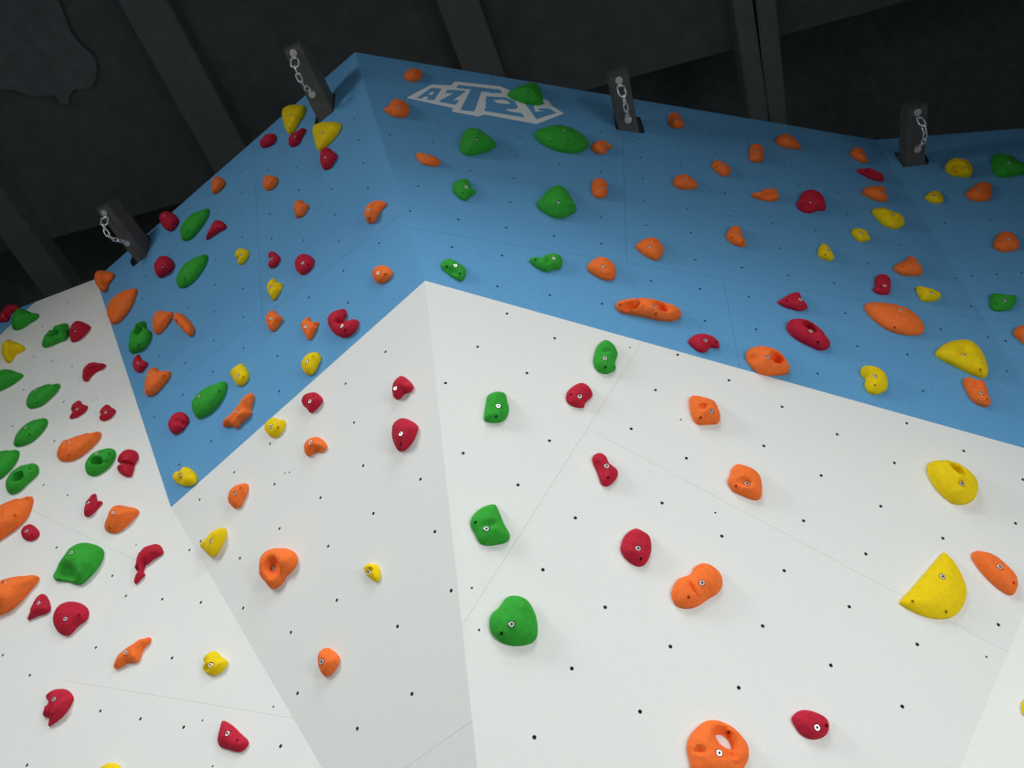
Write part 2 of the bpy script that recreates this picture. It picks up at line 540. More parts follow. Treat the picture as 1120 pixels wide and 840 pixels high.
hold('N3', 'red', 'A', [(598,497),(640,507),(697,545),(680,575),(625,630),(590,655),(550,660),(533,600),(540,545),(565,510)], (575,573), [], 'red capped hold at the right end of the green pocketed hold', H=1.1, p=1.6, bumps=[(590,515,.3,40)])
hold('N3', 'yellow', 'A', [(60,638),(110,655),(150,670),(195,705),(175,730),(130,755),(100,790),(80,818),(50,815),(20,770),(12,710),(20,670)], (32,668), [], 'only yellow hold near the top of the left white wall', H=1.1, p=1.6, dents=[(130,740,.45,45,22,-40)], bumps=[(60,660,.3,35)])
hold('N4', 'red', 'A', [(680,262),(740,255),(812,275),(795,300),(740,330),(700,365),(665,402),(640,395),(630,350),(640,305)], (668,288), [], 'red beak-shaped hold high on the left white wall with a scooped underside', dents=[(715,335,.55,50,22,-40)], H=1.0)
hold('N4', 'green', 'A', [(-60,330),(0,312),(60,308),(120,325),(182,352),(160,380),(90,430),(0,475),(-60,490)], None, [], 'dark green pointed hold cut by the left edge below the yellow hold', H=.8, p=1.6)
hold('N4', 'green', 'A', [(205,590),(205,540),(220,500),(260,460),(330,430),(400,420),(462,422),(455,455),(400,520),(330,580),(270,605),(230,610)], (275,468), [(415,432),(288,565)], 'smooth green leaf-shaped hold, upper of two beside small red holds', H=.6)
hold('N4', 'red', 'A', [(545,600),(560,570),(610,547),(635,575),(672,590),(660,625),(610,665),(570,683),(532,685),(545,655),(550,635)], (590,613), [], 'small red hold with a pointed lower left tail, left of its twin', H=.9)
hold('N4', 'red', 'A', [(765,635),(780,600),(825,577),(855,600),(888,622),(870,660),(820,698),(785,703),(762,690),(768,655)], (810,637), [], 'small red heart-like hold near the blue edge, right of its twin', H=.9)
hold('K2', 'green', 'A', [(70,215),(80,170),(120,120),(175,90),(238,84),(245,105),(215,155),(160,205),(110,225),(80,227)], (130,130), [(167,178)], 'smooth green leaf-shaped hold left of the long orange leaf hold', H=.6)
hold('K2', 'orange', 'A', [(290,270),(300,230),(330,190),(350,188),(400,170),(460,155),(517,155),(510,185),(460,240),(400,285),(350,303),(310,300)], (352,205), [(353,282),(487,163)], 'long orange leaf-shaped hold above the green pocketed hold on white', H=.7, bumps=[(335,200,.3,30)])
hold('K2', 'green', 'A', [(-60,300),(-20,255),(50,245),(98,248),(95,285),(60,340),(0,392),(-50,400)], None, [], 'green hold cut by the left edge above the big orange edge hold', H=.6)
hold('K2', 'green', 'A', [(434,335),(440,300),(470,262),(520,240),(570,236),(590,250),(590,280),(560,330),(520,362),(475,378),(445,365)], (494,262), [(540,298),(517,255),(557,262)], 'green hold with a dark oval pocket beside the two-lobed red hold', dents=[(485,295,1.0,28,15,-8)], H=.7)
hold('K2', 'red', 'A', [(600,300),(605,275),(630,248),(665,240),(700,255),(708,285),(690,320),(682,350),(670,380),(640,380),(605,355),(597,330),(612,316)], (630,315), [], 'two-lobed red hold with a deep crease near the blue wall edge', dents=[(640,304,.6,45,7,-5)], H=1.0)
hold('K2', 'green', 'A', [(28,420),(40,380),(70,345),(120,320),(185,315),(200,340),(195,365),(150,410),(100,455),(60,470),(40,460)], None, [(150,337)], 'green hold with a shaded slanting pocket above the big orange edge hold', dents=[(82,375,1.0,30,15,-38)], H=.7)
hold('K2', 'orange', 'A', [(-80,640),(-50,570),(0,525),(60,500),(110,488),(168,482),(165,530),(140,590),(80,650),(0,705),(-80,760)], None, [(100,593),(135,492)], 'large smooth orange hold cut by the left edge, the upper one', H=.6)
hold('K2', 'red', 'A', [(433,525),(445,495),(490,467),(497,500),(524,508),(500,545),(450,585),(433,580)], (450,512), [], 'small forked red hold just left of the orange bell-shaped hold', ridges=[(485,480,450,570,.35,12)], dents=[(498,535,.4,12,20,30)], H=1.0)
hold('K2', 'orange', 'A', [(533,630),(545,590),(570,540),(600,525),(640,530),(700,545),(712,560),(690,590),(640,640),(600,667),(560,668),(540,655)], (580,563), [(557,640),(618,535)], 'orange bell-shaped hold above the red crescent on the left white wall', H=.85, p=1.7, bumps=[(600,550,.3,40)])
hold('K2', 'red', 'A', [(107,660),(120,635),(155,622),(185,640),(203,668),(190,695),(150,710),(120,695)], (137,657), [(162,672)], 'small round red hold under the tip of the upper orange edge hold', H=.9)
hold('P6', 'green', 'A', [(355,325),(355,290),(375,240),(410,180),(460,115),(520,85),(570,82),(640,100),(680,128),(682,170),(650,240),(600,300),(525,360),(450,340),(400,335)], (470,147), [], 'biggest green hold on the left white wall, with a flat cut lower side', H=.8, dents=[(420,275,.5,70,60,0)])
hold('PX', 'red', 'A', [(149,640),(147,636),(149,627),(148,617),(151,606),(157,599),(164,596),(171,595),(176,597),(180,605),(178,608),(172,610),(166,615),(162,618),(158,624),(157,626),(160,629),(156,633)], (157,603), [(151,613)], 'red crescent hold with a tail on the left white wall', H=1.1)
hold('P6', 'orange', 'A', [(-100,400),(-50,360),(0,330),(80,307),(170,297),(230,295),(262,312),(240,350),(190,410),(130,480),(60,535),(0,560),(-100,590)], (32,342), [], 'large ridged orange hold cut by the left edge, the lower one', H=.75, ridges=[(25,350,0,430,.3,35)], rough=.05)
hold('P6', 'red', 'A', [(183,590),(190,550),(210,490),(250,430),(285,418),(310,435),(335,520),(310,545),(250,565)], (253,478), [(205,515)], 'small pointed red hold just left of the round red hold', H=.9)
hold('P6', 'red', 'A', [(347,590),(355,540),(390,490),(450,468),(520,475),(570,505),(585,540),(570,590),(515,630),(480,670),(445,695),(400,680),(365,645)], (430,582), [(517,553)], 'large smooth round red hold below the biggest green hold', H=.8)
hold('K3', 'orange', 'K', [(437,455),(440,430),(455,405),(500,370),(545,345),(580,342),(575,360),(550,385),(540,415),(525,437),(490,440),(465,455),(445,463)], (482,398), [(455,412)], 'orange wing-shaped hold alone low on the left white wall', H=1.0)
hold('K3', 'red', 'K', [(185,683),(190,665),(180,645),(167,645),(170,605),(185,590),(175,565),(195,545),(225,537),(260,542),(283,572),(270,605),(245,640),(215,665)], (207,577), [(203,635)], 'jagged red hold with notched left side near the bottom left', H=.8, ridges=[(260,600,200,665,.3,14)], rough=.07)
hold('L1', 'yellow', 'K', [(103,570),(108,555),(105,545),(120,528),(140,525),(155,540),(172,553),(165,570),(145,587),(125,590)], (125,562), [], 'yellow knobbly hold on white between the orange wing and grey triangle', H=1.0, dents=[(112,568,.4,8,8,0)])
hold('L1', 'red', 'K', [(143,765),(150,730),(157,712),(180,722),(205,745),(228,770),(222,785),(205,797),(170,790),(150,782)], (170,747), [(196,765)], 'rough red hold on white at the bottom beside the grey triangle edge', H=.85, rough=.07)
hold('K3', 'yellow', 'K', [(380,845),(400,828),(425,820),(450,825),(465,840),(460,870),(420,885),(390,870)], None, [], 'yellow hold cut by the bottom edge of the frame', H=.8)
# ---- left blue wall
hold('K5', 'orange', 'B', [(62,525),(70,500),(100,493),(165,513),(167,525),(140,560),(125,600),(105,603),(80,580),(65,550)], None, [], 'orange hold at the uppermost left corner of the blue wall', H=1.1, dents=[(137,545,.5,18,35,30)])
hold('K5', 'orange', 'B', [(124,701),(130,670),(156,633),(204,600),(282,587),(280,610),(258,670),(223,725),(184,763),(153,768),(135,741)], None, [(152,660)], 'large smooth orange leaf-shaped hold at the left blue wall edge', H=.5)
hold('K5', 'red', 'B', [(393,225),(400,205),(425,192),(460,200),(495,238),(480,270),(455,295),(425,285),(405,260)], (418,215), [], 'red dome hold at the top rim right of the leftmost anchor beam', H=1.0)
hold('K5', 'green', 'B', [(500,300),(505,270),(530,230),(580,195),(648,180),(648,205),(625,250),(585,305),(545,340),(515,343)], (533,238), [(560,303)], 'green leaf-shaped hold on blue, the upper of the matching pair', H=.55)
hold('K5', 'red', 'B', [(635,340),(640,300),(660,260),(690,235),(737,268),(725,285),(690,305),(660,325)], (673,265), [], 'red pointed hold to the right of the upper green leaf hold', H=.9)
hold('K5', 'red', 'B', [(367,480),(375,445),(400,422),(430,420),(460,440),(472,465),(460,495),(430,520),(395,532),(372,505)], (410,475), [], 'round red hold to the left of the lower green leaf hold', H=1.0)
hold('K5', 'green', 'B', [(482,560),(485,520),(505,480),(550,440),(600,418),(638,413),(640,435),(620,485),(580,540),(530,580),(500,584)], (515,483), [(540,548)], 'green leaf-shaped hold on blue, the lower of the matching pair', H=.55)
hold('K5', 'yellow', 'B', [(778,420),(785,395),(805,380),(830,385),(853,400),(845,430),(815,465),(797,463),(795,440)], (812,413), [], 'small yellow hold on blue, right of the lower green leaf hold', H=.9)
hold('K5', 'orange', 'B', [(660,75),(665,30),(685,13),(715,25),(732,45),(710,80),(680,104),(665,100)], (683,37), [], 'small orange hold by the sloping rim above the red pointed hold', H=.9)
hold('K5', 'orange', 'B', [(920,45),(930,15),(955,8),(998,22),(995,50),(970,80),(950,88),(925,70)], (945,42), [(963,45)], 'small orange hold below the red hold nearest the sloping rim', H=.9)
hold('K4', 'yellow', 'B', [(412,445),(418,415),(450,397),(500,395),(533,405),(530,440),(500,490),(460,545),(445,543),(425,500)], (460,447), [(450,513)], 'yellow shield-shaped hold left of the second anchor beam, touching the rim', H=.6)
hold('K4', 'yellow', 'B', [(568,525),(575,500),(610,485),(670,482),(716,495),(708,530),(670,580),(620,625),(603,633),(588,610),(575,560)], (620,537), [(683,500)], 'yellow shield-shaped hold directly under the foot of the second anchor beam', H=.6)
hold('K4', 'red', 'B', [(300,590),(310,565),(340,543),(375,545),(385,565),(370,595),(330,615),(308,613)], (333,565), [], 'small oval red hold nearest the sloping rim of the blue wall', H=1.0)
hold('K4', 'red', 'B', [(445,590),(450,555),(480,530),(530,515),(535,530),(515,560),(500,595),(470,611),(453,607)], (477,558), [], 'small red hold just below the yellow shield touching the rim', H=.9)
hold('K4', 'red', 'B', [(607,650),(615,625),(645,612),(670,630),(695,655),(680,690),(655,722),(630,728),(610,695)], (633,663), [(632,697)], 'red hold hanging below the yellow shield under the anchor beam', H=.9)
hold('K6', 'orange', 'B', [(472,180),(480,145),(505,132),(530,150),(550,160),(540,190),(515,220),(485,225),(480,205)], (502,177), [], 'small round orange hold in the upper middle of the left blue wall', H=.9)
hold('K6', 'orange', 'B', [(833,200),(840,170),(870,145),(910,137),(945,148),(945,160),(915,195),(890,240),(870,257),(850,250),(838,225)], (852,185), [(860,228)], 'orange hold with a scooped right side near the projecting corner', H=1.0, dents=[(908,172,.6,28,20,-40)], ridges=[(890,150,868,240,.25,10)])
hold('K6', 'red', 'B', [(342,415),(350,397),(375,400),(405,430),(403,445),(375,480),(350,480),(343,465),(352,440)], (356,435), [], 'smallest red hold just above the yellow diamond on left blue wall', H=.9)
hold('K6', 'red', 'B', [(478,450),(490,425),(522,408),(575,435),(575,465),(550,500),(517,518),(485,490)], (518,457), [(545,463)], 'red six-sided hold in the middle of the left blue wall', H=.8)
hold('K6', 'yellow', 'B', [(335,580),(350,545),(375,535),(390,555),(417,563),(410,590),(385,630),(367,648),(350,620)], (355,580), [], 'small yellow diamond-shaped hold in the middle of the left blue wall', H=.9, ridges=[(375,545,368,640,.3,10)], dents=[(396,574,.5,14,10,0)])
hold('K6', 'orange', 'B', [(873,510),(885,480),(920,468),(960,480),(978,510),(960,540),(920,563),(890,550)], (905,508), [(938,513)], 'round orange hold on blue above and right of the red hook', H=.9)
hold('K6', 'orange', 'B', [(330,740),(340,712),(370,698),(390,715),(418,740),(405,765),(380,800),(360,805),(340,780)], (357,740), [(345,773)], 'small orange hold with a knob, directly below the yellow diamond', H=.9, bumps=[(392,735,.4,16)])
hold('K8', 'orange', 'B', [(508,75),(525,45),(550,30),(565,55),(600,58),(595,85),(575,125),(552,152),(530,120)], (533,82), [], 'small orange notched hold just left of the red hook', H=.9, dents=[(577,70,.5,14,8,20)])
hold('K6', 'red', 'B', [(645,750),(655,720),(690,697),(735,692),(747,705),(735,725),(722,742),(740,747),(800,747),(805,765),(785,810),(740,838),(700,830),(665,800)], (720,778), [(752,812)], 'red hook-shaped hold low on the left blue wall', H=1.0, dents=[(745,735,.5,22,10,-10)])
hold('K5', 'orange', 'B', [(358,760),(365,715),(400,698),(430,705),(462,705),(462,730),(430,785),(385,823),(363,800)], (372,720), [(440,727)], 'orange bell-shaped hold on blue touching the orange finger hold', H=.7, p=1.7)
hold('K5', 'orange', 'B', [(466,725),(480,710),(510,715),(540,740),(572,785),(573,805),(555,832),(540,825),(500,785),(468,750)], (478,755), [(512,777)], 'long orange finger-shaped hold slanting out of the bell-shaped one', H=1.5)
hold('K7', 'green', 'B', [(190,165),(195,125),(215,75),(250,60),(275,52),(285,90),(308,110),(300,155),(265,200),(225,215),(200,217),(190,190)], None, [(247,178)], 'green hold with a deep dark pocket on the left blue wall', H=.8, dents=[(233,100,.8,12,22,15)], bumps=[(268,80,.35,22)])
hold('K7', 'red', 'B', [(210,270),(220,235),(243,222),(260,250),(290,265),(275,295),(250,317),(222,305)], (238,268), [(255,290)], 'small red hold right below the green pocketed hold on blue', H=.9)
hold('K7', 'orange', 'B', [(270,395),(275,345),(295,300),(330,290),(350,305),(405,310),(400,340),(370,380),(320,430),(290,437),(275,425)], (297,328), [(370,330),(285,410)], 'orange shell-shaped hold with a raised rim near the left blue edge', H=.7, bumps=[(322,302,.4,22)])
hold('K7', 'green', 'B', [(513,490),(520,450),(550,415),(610,380),(680,360),(693,375),(688,410),(665,460),(620,515),(570,545),(545,550),(525,530)], (550,437), [(653,410)], 'large dark green oval hold low on the left blue wall', H=.65)
hold('K7', 'yellow', 'B', [(708,325),(720,295),(770,270),(785,285),(805,325),(795,360),(765,385),(745,380),(725,350)], (748,332), [(775,337)], 'yellow block-shaped hold between green oval and white boundary', H=.9)
hold('K7', 'orange', 'B', [(668,580),(675,560),(700,535),(740,490),(780,440),(815,418),(832,430),(825,470),(815,505),(822,520),(800,545),(770,570),(740,603),(722,590),(700,592),(680,595)], (740,515), [(785,440)], 'long orange starfish-like hold beside the large green oval', H=.8, ridges=[(800,445,690,575,.3,16),(800,525,738,590,.35,14)])
hold('K7', 'red', 'B', [(392,580),(405,540),(440,517),(475,522),(500,555),(485,590),(455,620),(425,632),(400,610)], (408,557), [(472,575)], 'red dimpled hold lowest on the left blue wall', H=.85, dents=[(450,568,.35,24,16,20)])
hold('K8', 'yellow', 'B', [(510,275),(520,245),(555,215),(595,213),(612,235),(600,275),(575,320),(550,330),(525,310)], (540,260), [(570,232)], 'smooth yellow hold on blue below the small orange notched hold', H=.9)
hold('K8', 'yellow', 'B', [(323,595),(335,565),(365,545),(400,555),(430,560),(425,600),(395,640),(370,648),(340,630)], (357,590), [(392,595)], 'yellow hold sitting across the line between blue and grey', H=.9)
hold('K2', 'yellow', 'B', [(880,380),(895,355),(915,350),(940,330),(975,340),(1008,380),(1000,415),(960,430),(920,422),(895,405)], (920,370), [], 'yellow double-knob hold at the bottom tip of the blue wall', H=.9, dents=[(918,392,.3,10,20,20)])
# ---- grey triangle
hold('K8', 'red', 'C', [(512,460),(525,430),(575,415),(600,425),(622,455),(610,480),(560,522),(540,500),(520,480)], (557,463), [(572,433)], 'small lumpy red hold on grey right below the blue edge', H=.9, rough=.06, ridges=[(610,440,565,500,.25,12)])
hold('K8', 'red', 'C', [(975,400),(985,360),(1020,332),(1050,345),(1085,390),(1070,415),(1040,425),(1010,453),(985,445)], (993,397), [], 'upper red hold at the right side of the grey triangle', H=.9, ridges=[(1028,345,1010,445,.25,12)])
hold('K8', 'red', 'C', [(972,620),(985,570),(1025,547),(1070,560),(1107,590),(1100,630),(1080,670),(1040,713),(1010,717),(985,680)], (1020,628), [(1023,680)], 'larger lower red hold at the right side of the grey triangle', H=.85, ridges=[(1035,560,1045,690,.2,16)])
hold('K8', 'orange', 'C', [(525,690),(540,660),(580,643),(610,650),(640,680),(640,705),(620,722),(580,725),(550,745),(530,725)], (560,672), [(530,690)], 'small lumpy orange hold high in the middle of the grey triangle', H=1.0, dents=[(590,712,.4,30,14,-20)], rough=.06)
hold('L1', 'orange', 'C', [(171,108),(180,85),(205,72),(225,73),(226,90),(215,115),(205,135),(192,138),(175,125)], (190,98), [(205,83)], 'small smooth orange hold in the upper left corner of the grey triangle', H=.9)
hold('L1', 'yellow', 'C', [(96,238),(110,220),(135,197),(165,192),(168,205),(158,235),(140,265),(128,270),(110,255)], (125,227), [(142,198)], 'yellow ridged hold at the left edge of the grey triangle', H=.95, ridges=[(155,200,130,260,.3,9)])
hold('L1', 'orange', 'C', [(255,300),(262,265),(290,248),(340,250),(360,270),(352,300),(330,322),(315,345),(292,357),(270,335),(257,318)], (293,300), [(276,336)], 'large orange hold with a scooped left side on the grey triangle', H=.95, dents=[(283,295,.65,17,26,10)])
hold('L1', 'yellow', 'C', [(540,295),(550,288),(575,292),(583,310),(582,330),(575,338),(560,330),(545,318)], (551,312), [], 'tiny yellow hold alone in the middle of the grey triangle', H=1.1, dents=[(553,303,.5,8,6,0)])
hold('L1', 'orange', 'C', [(414,550),(420,525),(440,515),(465,530),(474,545),(462,575),(440,594),(425,585)], (425,553), [], 'orange hold lowest on the grey triangle', H=.9)
# ---- long blue wall
hold('L2', 'orange', 'D', [(82,90),(90,68),(115,55),(145,60),(158,80),(150,100),(120,110),(95,105)], (117,72), [], 'orange dome hold topmost by the rim, left of the lettering', H=.8)
hold('L2', 'orange', 'D', [(0,225),(20,205),(35,185),(60,180),(95,200),(105,225),(95,250),(70,258),(40,252)], (58,215), [], 'orange hold at the left tip of the white lettering', H=.8)
hold('L2', 'green', 'D', [(503,165),(515,148),(550,130),(590,116),(620,117),(638,135),(650,195),(640,205),(590,202),(540,188)], (587,155), [], 'dark green pointed hold covering part of the white lettering', H=.8, p=1.7)
hold('L2', 'green', 'D', [(312,390),(315,345),(330,310),(360,298),(390,305),(430,335),(460,370),(440,388),(390,405),(340,413)], (378,345), [(438,352)], 'dark green pointed hold below the middle of the white lettering', H=.9, p=1.7)
hold('L2', 'green', 'D', [(613,330),(630,308),(680,290),(730,287),(780,305),(825,340),(837,365),(820,390),(770,402),(710,395),(650,368)], (735,310), [(682,370),(770,383)], 'large smooth green oval hold below the right end of the lettering', H=.55)
hold('L2', 'orange', 'D', [(845,385),(855,362),(885,350),(910,355),(932,380),(912,385),(905,403),(880,405)], (897,368), [], 'small orange hold directly right of the large green oval', H=.9)
hold('L2', 'orange', 'D', [(130,405),(145,400),(180,405),(215,420),(232,440),(215,455),(175,452),(145,437)], (175,415), [], 'flat oval orange hold between the green pointed hold and projecting corner', H=.7)
hold('L2', 'green', 'D', [(280,550),(290,520),(325,505),(345,512),(358,540),(377,563),(350,580),(335,597),(300,580)], (335,540), [(320,563)], 'small bright green notched hold below the dark green pointed hold', H=.8)
hold('L2', 'green', 'D', [(622,615),(645,580),(680,545),(710,532),(740,545),(765,585),(787,630),(760,655),(715,670),(670,655)], (710,603), [(760,612)], 'green rounded triangular hold below the large green oval', H=.8, p=1.8)
hold('L2', 'orange', 'D', [(848,545),(855,512),(880,503),(905,515),(914,550),(905,580),(875,587),(855,575)], (893,545), [], 'small upright orange hold right of the green triangular hold', H=1.0)
hold('L5', 'green', 'D', [(82,155),(95,130),(120,123),(155,140),(185,165),(182,200),(165,215),(140,205),(110,185)], (142,152), [(160,182),(103,155)], 'green grooved hold at the lower left corner of the long blue wall', H=.8, dents=[(125,172,.35,30,8,25)])
hold('L5', 'green', 'D', [(443,130),(460,118),(500,115),(520,105),(545,100),(570,110),(580,135),(570,165),(545,168),(520,178),(480,165)], (543,122), [(470,125)], 'green fish-shaped hold below the green triangular hold', H=.9, dents=[(520,118,.35,8,22,10)])
hold('L5', 'orange', 'D', [(680,165),(690,140),(725,117),(750,117),(785,140),(797,165),(790,205),(760,213),(715,195)], (743,155), [], 'orange rounded hold, lower left of two above the long orange jug', H=.75)
hold('L5', 'orange', 'D', [(878,75),(900,50),(935,36),(965,42),(990,75),(985,110),(965,130),(930,120),(900,100)], (935,73), [], 'orange rounded hold, upper right of two above the long orange jug', H=.75)
hold('L5', 'orange', 'D', [(795,325),(800,305),(830,290),(880,284),(940,285),(990,300),(1040,315),(1063,340),(1060,365),(1030,378),(980,378),(920,365),(870,355),(820,345)], (957,320), [(960,350),(815,308)], 'long orange jug hold with two dark pockets', H=.9, dents=[(865,308,.9,34,11,-8),(985,313,.8,34,11,25)], rough=.05)
hold('L6', 'red', 'D', [(267,632),(285,605),(330,585),(380,590),(420,610),(442,640),(438,668),(390,665),(365,690),(335,690),(300,670)], (363,622), [(425,630)], 'red hold near the white boundary just right of the long orange jug', H=.85)
hold('L6', 'orange', 'D', [(587,720),(595,685),(640,658),(710,658),(770,680),(815,730),(835,780),(820,810),(750,820),(690,818),(640,795),(605,755)], (708,715), [], 'large orange jug hold with a pocket, touching the white boundary', H=.85, dents=[(768,712,1.0,34,20,25),(632,720,.3,24,24,0)], rough=.045)
hold('L6', 'red', 'D', [(815,555),(825,520),(860,503),(930,508),(990,545),(1040,600),(1060,645),(1045,670),(1000,680),(940,655),(880,625),(835,590)], (950,570), [(990,632)], 'large red jug hold with a slit pocket above the orange jug', H=.85, dents=[(955,542,1.0,42,14,28)])
hold('L6', 'red', 'D', [(765,412),(800,385),(850,358),(885,356),(900,385),(930,425),(932,445),(890,460),(840,450),(790,432)], (893,395), [(818,398)], 'red pointed hold right above the large red jug', H=.8)
hold('L6', 'yellow', 'D', [(992,150),(995,110),(1020,83),(1045,95),(1080,155),(1078,172),(1050,180),(1015,170)], (1048,122), [(1033,145)], 'small upright yellow hold below the round red hold on blue', H=1.0)
hold('L3', 'orange', 'D', [(338,265),(345,242),(375,237),(392,255),(404,290),(390,300),(355,297),(342,285)], (377,265), [], 'small orange hold by the rim just right of the third anchor beam', H=1.0)
hold('L3', 'orange', 'D', [(358,520),(375,495),(410,488),(440,505),(460,535),(450,545),(400,550),(370,540)], (413,507), [], 'orange tapered hold right of the small upright orange hold', H=.85)
hold('L3', 'orange', 'D', [(516,455),(530,432),(560,435),(590,458),(595,475),(575,498),(550,490),(530,472)], (563,452), [(540,455)], 'small slanted orange hold lower left of the upright block by the rim', H=.9)
hold('L3', 'orange', 'D', [(670,400),(675,370),(705,364),(725,375),(729,410),(720,435),(695,440),(672,430)], (707,395), [], 'small upright orange block hold left of the rim-hugging orange dome', H=1.1)
hold('L3', 'orange', 'D', [(777,355),(790,330),(820,323),(850,335),(875,365),(880,380),(850,385),(805,377)], (832,343), [], 'orange dome hold right under the rim, midway between two anchor beams', H=.8)
hold('L3', 'orange', 'D', [(676,575),(710,558),(760,545),(780,550),(790,580),(780,597),(740,597),(700,588)], None, [], 'flat orange wedge hold with a dark underside left of the round red hold', H=1.0, dents=[(752,585,.7,34,10,-3)])
hold('L3', 'orange', 'D', [(575,745),(590,710),(610,698),(630,702),(645,740),(657,780),(640,785),(600,772)], (627,735), [(645,765),(600,745)], 'orange triangular upright hold below the flat orange wedge', H=.95)
hold('L3', 'red', 'D', [(863,615),(875,590),(885,565),(920,550),(955,560),(978,590),(980,635),(950,638),(915,648),(880,638)], (920,602), [], 'round red hold with a hollow face in the upper blue wall', H=.9, dents=[(915,600,.4,26,26,0),(880,618,.3,14,14,0)])
hold('L4', 'orange', 'D', [(233,370),(240,345),(265,332),(300,345),(315,380),(320,410),(300,412),(260,395)], (293,368), [], 'small orange hold by the rim left of the rightmost anchor beam', H=.9)
hold('L4', 'red', 'D', [(265,452),(290,440),(330,438),(375,455),(402,475),(398,507),(360,502),(310,482)], None, [], 'thin red hold with a shadowed hollow below the rightmost anchor beam', H=.9, dents=[(338,470,.7,40,11,20)])
hold('L4', 'orange', 'D', [(293,565),(310,540),(350,530),(400,532),(415,560),(420,605),(380,610),(330,590)], (395,563), [(365,580)], 'orange hold between the thin red hold and the large yellow oval', H=.8)
hold('L4', 'yellow', 'D', [(342,660),(360,645),(400,640),(450,655),(495,680),(512,710),(495,740),(460,750),(410,735),(365,695)], (450,675), [], 'yellow dimpled oval hold below three small holds near the right beam', H=.7, rough=.05)
hold('L4', 'yellow', 'D', [(237,770),(250,748),(280,745),(315,758),(330,785),(332,808),(300,812),(285,817),(255,795)], (290,768), [], 'small yellow hold just lower left of the yellow dimpled oval', H=.9)
hold('L7', 'orange', 'D', [(452,158),(480,130),(520,112),(537,90),(560,100),(595,140),(603,170),(595,190),(550,196),(490,190)], (575,132), [(497,147)], 'orange peaked hold above the small yellow wedge', H=.85)
hold('L7', 'red', 'D', [(347,265),(358,250),(360,210),(380,188),(410,187),(435,205),(440,250),(430,288),(395,292),(365,285)], (408,245), [(388,252)], 'upright red thumb-shaped hold above the large orange leaf hold', H=1.0)
hold('L7', 'yellow', 'D', [(568,255),(590,249),(640,255),(680,275),(697,293),(685,315),(610,328),(595,320)], (647,280), [], 'small yellow wedge hold right of the red thumb-shaped hold', H=1.0)
hold('L7', 'orange', 'D', [(303,350),(325,332),(390,330),(470,342),(540,370),(595,420),(612,460),(600,490),(550,500),(480,492),(410,465),(345,415),(315,380)], (488,368), [(458,458)], 'large smooth orange leaf-shaped hold low on the long blue wall', H=.5)
hold('L7', 'yellow', 'D', [(665,595),(680,570),(730,535),(800,520),(850,525),(895,565),(925,620),(937,690),(920,718),(880,710),(820,685),(760,655),(690,620)], (815,598), [(898,673)], 'large yellow rounded triangular hold low on the blue wall', H=.65, dents=[(825,572,.3,34,24,20)])
hold('L7', 'yellow', 'D', [(285,680),(295,660),(340,653),(380,665),(415,700),(425,745),(415,780),(360,802),(330,795),(305,755),(310,725),(290,705)], (360,707), [(360,752)], 'yellow knobbed hold just above the white boundary', H=.9, ridges=[(305,675,400,690,.25,16)])
hold('N2', 'orange', 'D', [(222,495),(235,475),(280,480),(320,492),(340,545),(350,595),(335,610),(290,600),(260,575),(235,530)], (307,545), [(335,575)], 'orange slanted hold directly below the large yellow triangular hold', H=.9, dents=[(290,505,.35,20,14,30)])
# ---- right blue wall
hold('L4', 'yellow', 'E', [(613,590),(630,568),(655,554),(685,558),(706,585),(705,612),(670,620),(635,610)], (658,578), [], 'small yellow hold lower left of the yellow ring', H=.8)
hold('L4', 'yellow', 'E', [(716,445),(725,415),(755,392),(790,387),(830,400),(855,430),(858,460),(840,485),(800,485),(750,475)], (820,440), [], 'yellow ring-shaped hold with a central pocket right of the anchor beam', H=1.1, br=.85, dents=[(783,430,1.2,32,11,5)])
hold('L4', 'orange', 'E', [(822,575),(840,550),(880,520),(915,508),(950,520),(957,550),(945,595),(910,608),(860,605)], (888,550), [], 'orange hold below and right of the yellow ring', H=.8)
hold('L4', 'green', 'E', [(950,400),(960,372),(1000,361),(1050,375),(1100,405),(1160,445),(1130,465),(1070,480),(1010,487),(970,475),(955,440)], (1043,410), [], 'dark green hold at the right edge near the top of the wall', H=.8, p=1.7)
hold('N1', 'orange', 'E', [(682,655),(690,620),(715,585),(745,575),(785,585),(815,630),(812,660),(775,675),(735,681)], (760,613), [], 'orange dome hold at the right edge above the green hold', H=.85)
hold('N2', 'green', 'E', [(347,125),(350,95),(380,87),(430,95),(468,98),(468,120),(450,155),(420,168),(370,170),(350,155)], (417,120), [(382,135)], 'green blocky hold with two holes at the right edge of the blue wall', H=.85)
hold('N2', 'orange', 'E', [(453,270),(470,245),(504,232),(560,235),(570,290),(550,330),(510,330),(490,310),(465,290)], None, [], 'orange hold cut by the right edge below the green blocky hold', H=.9)
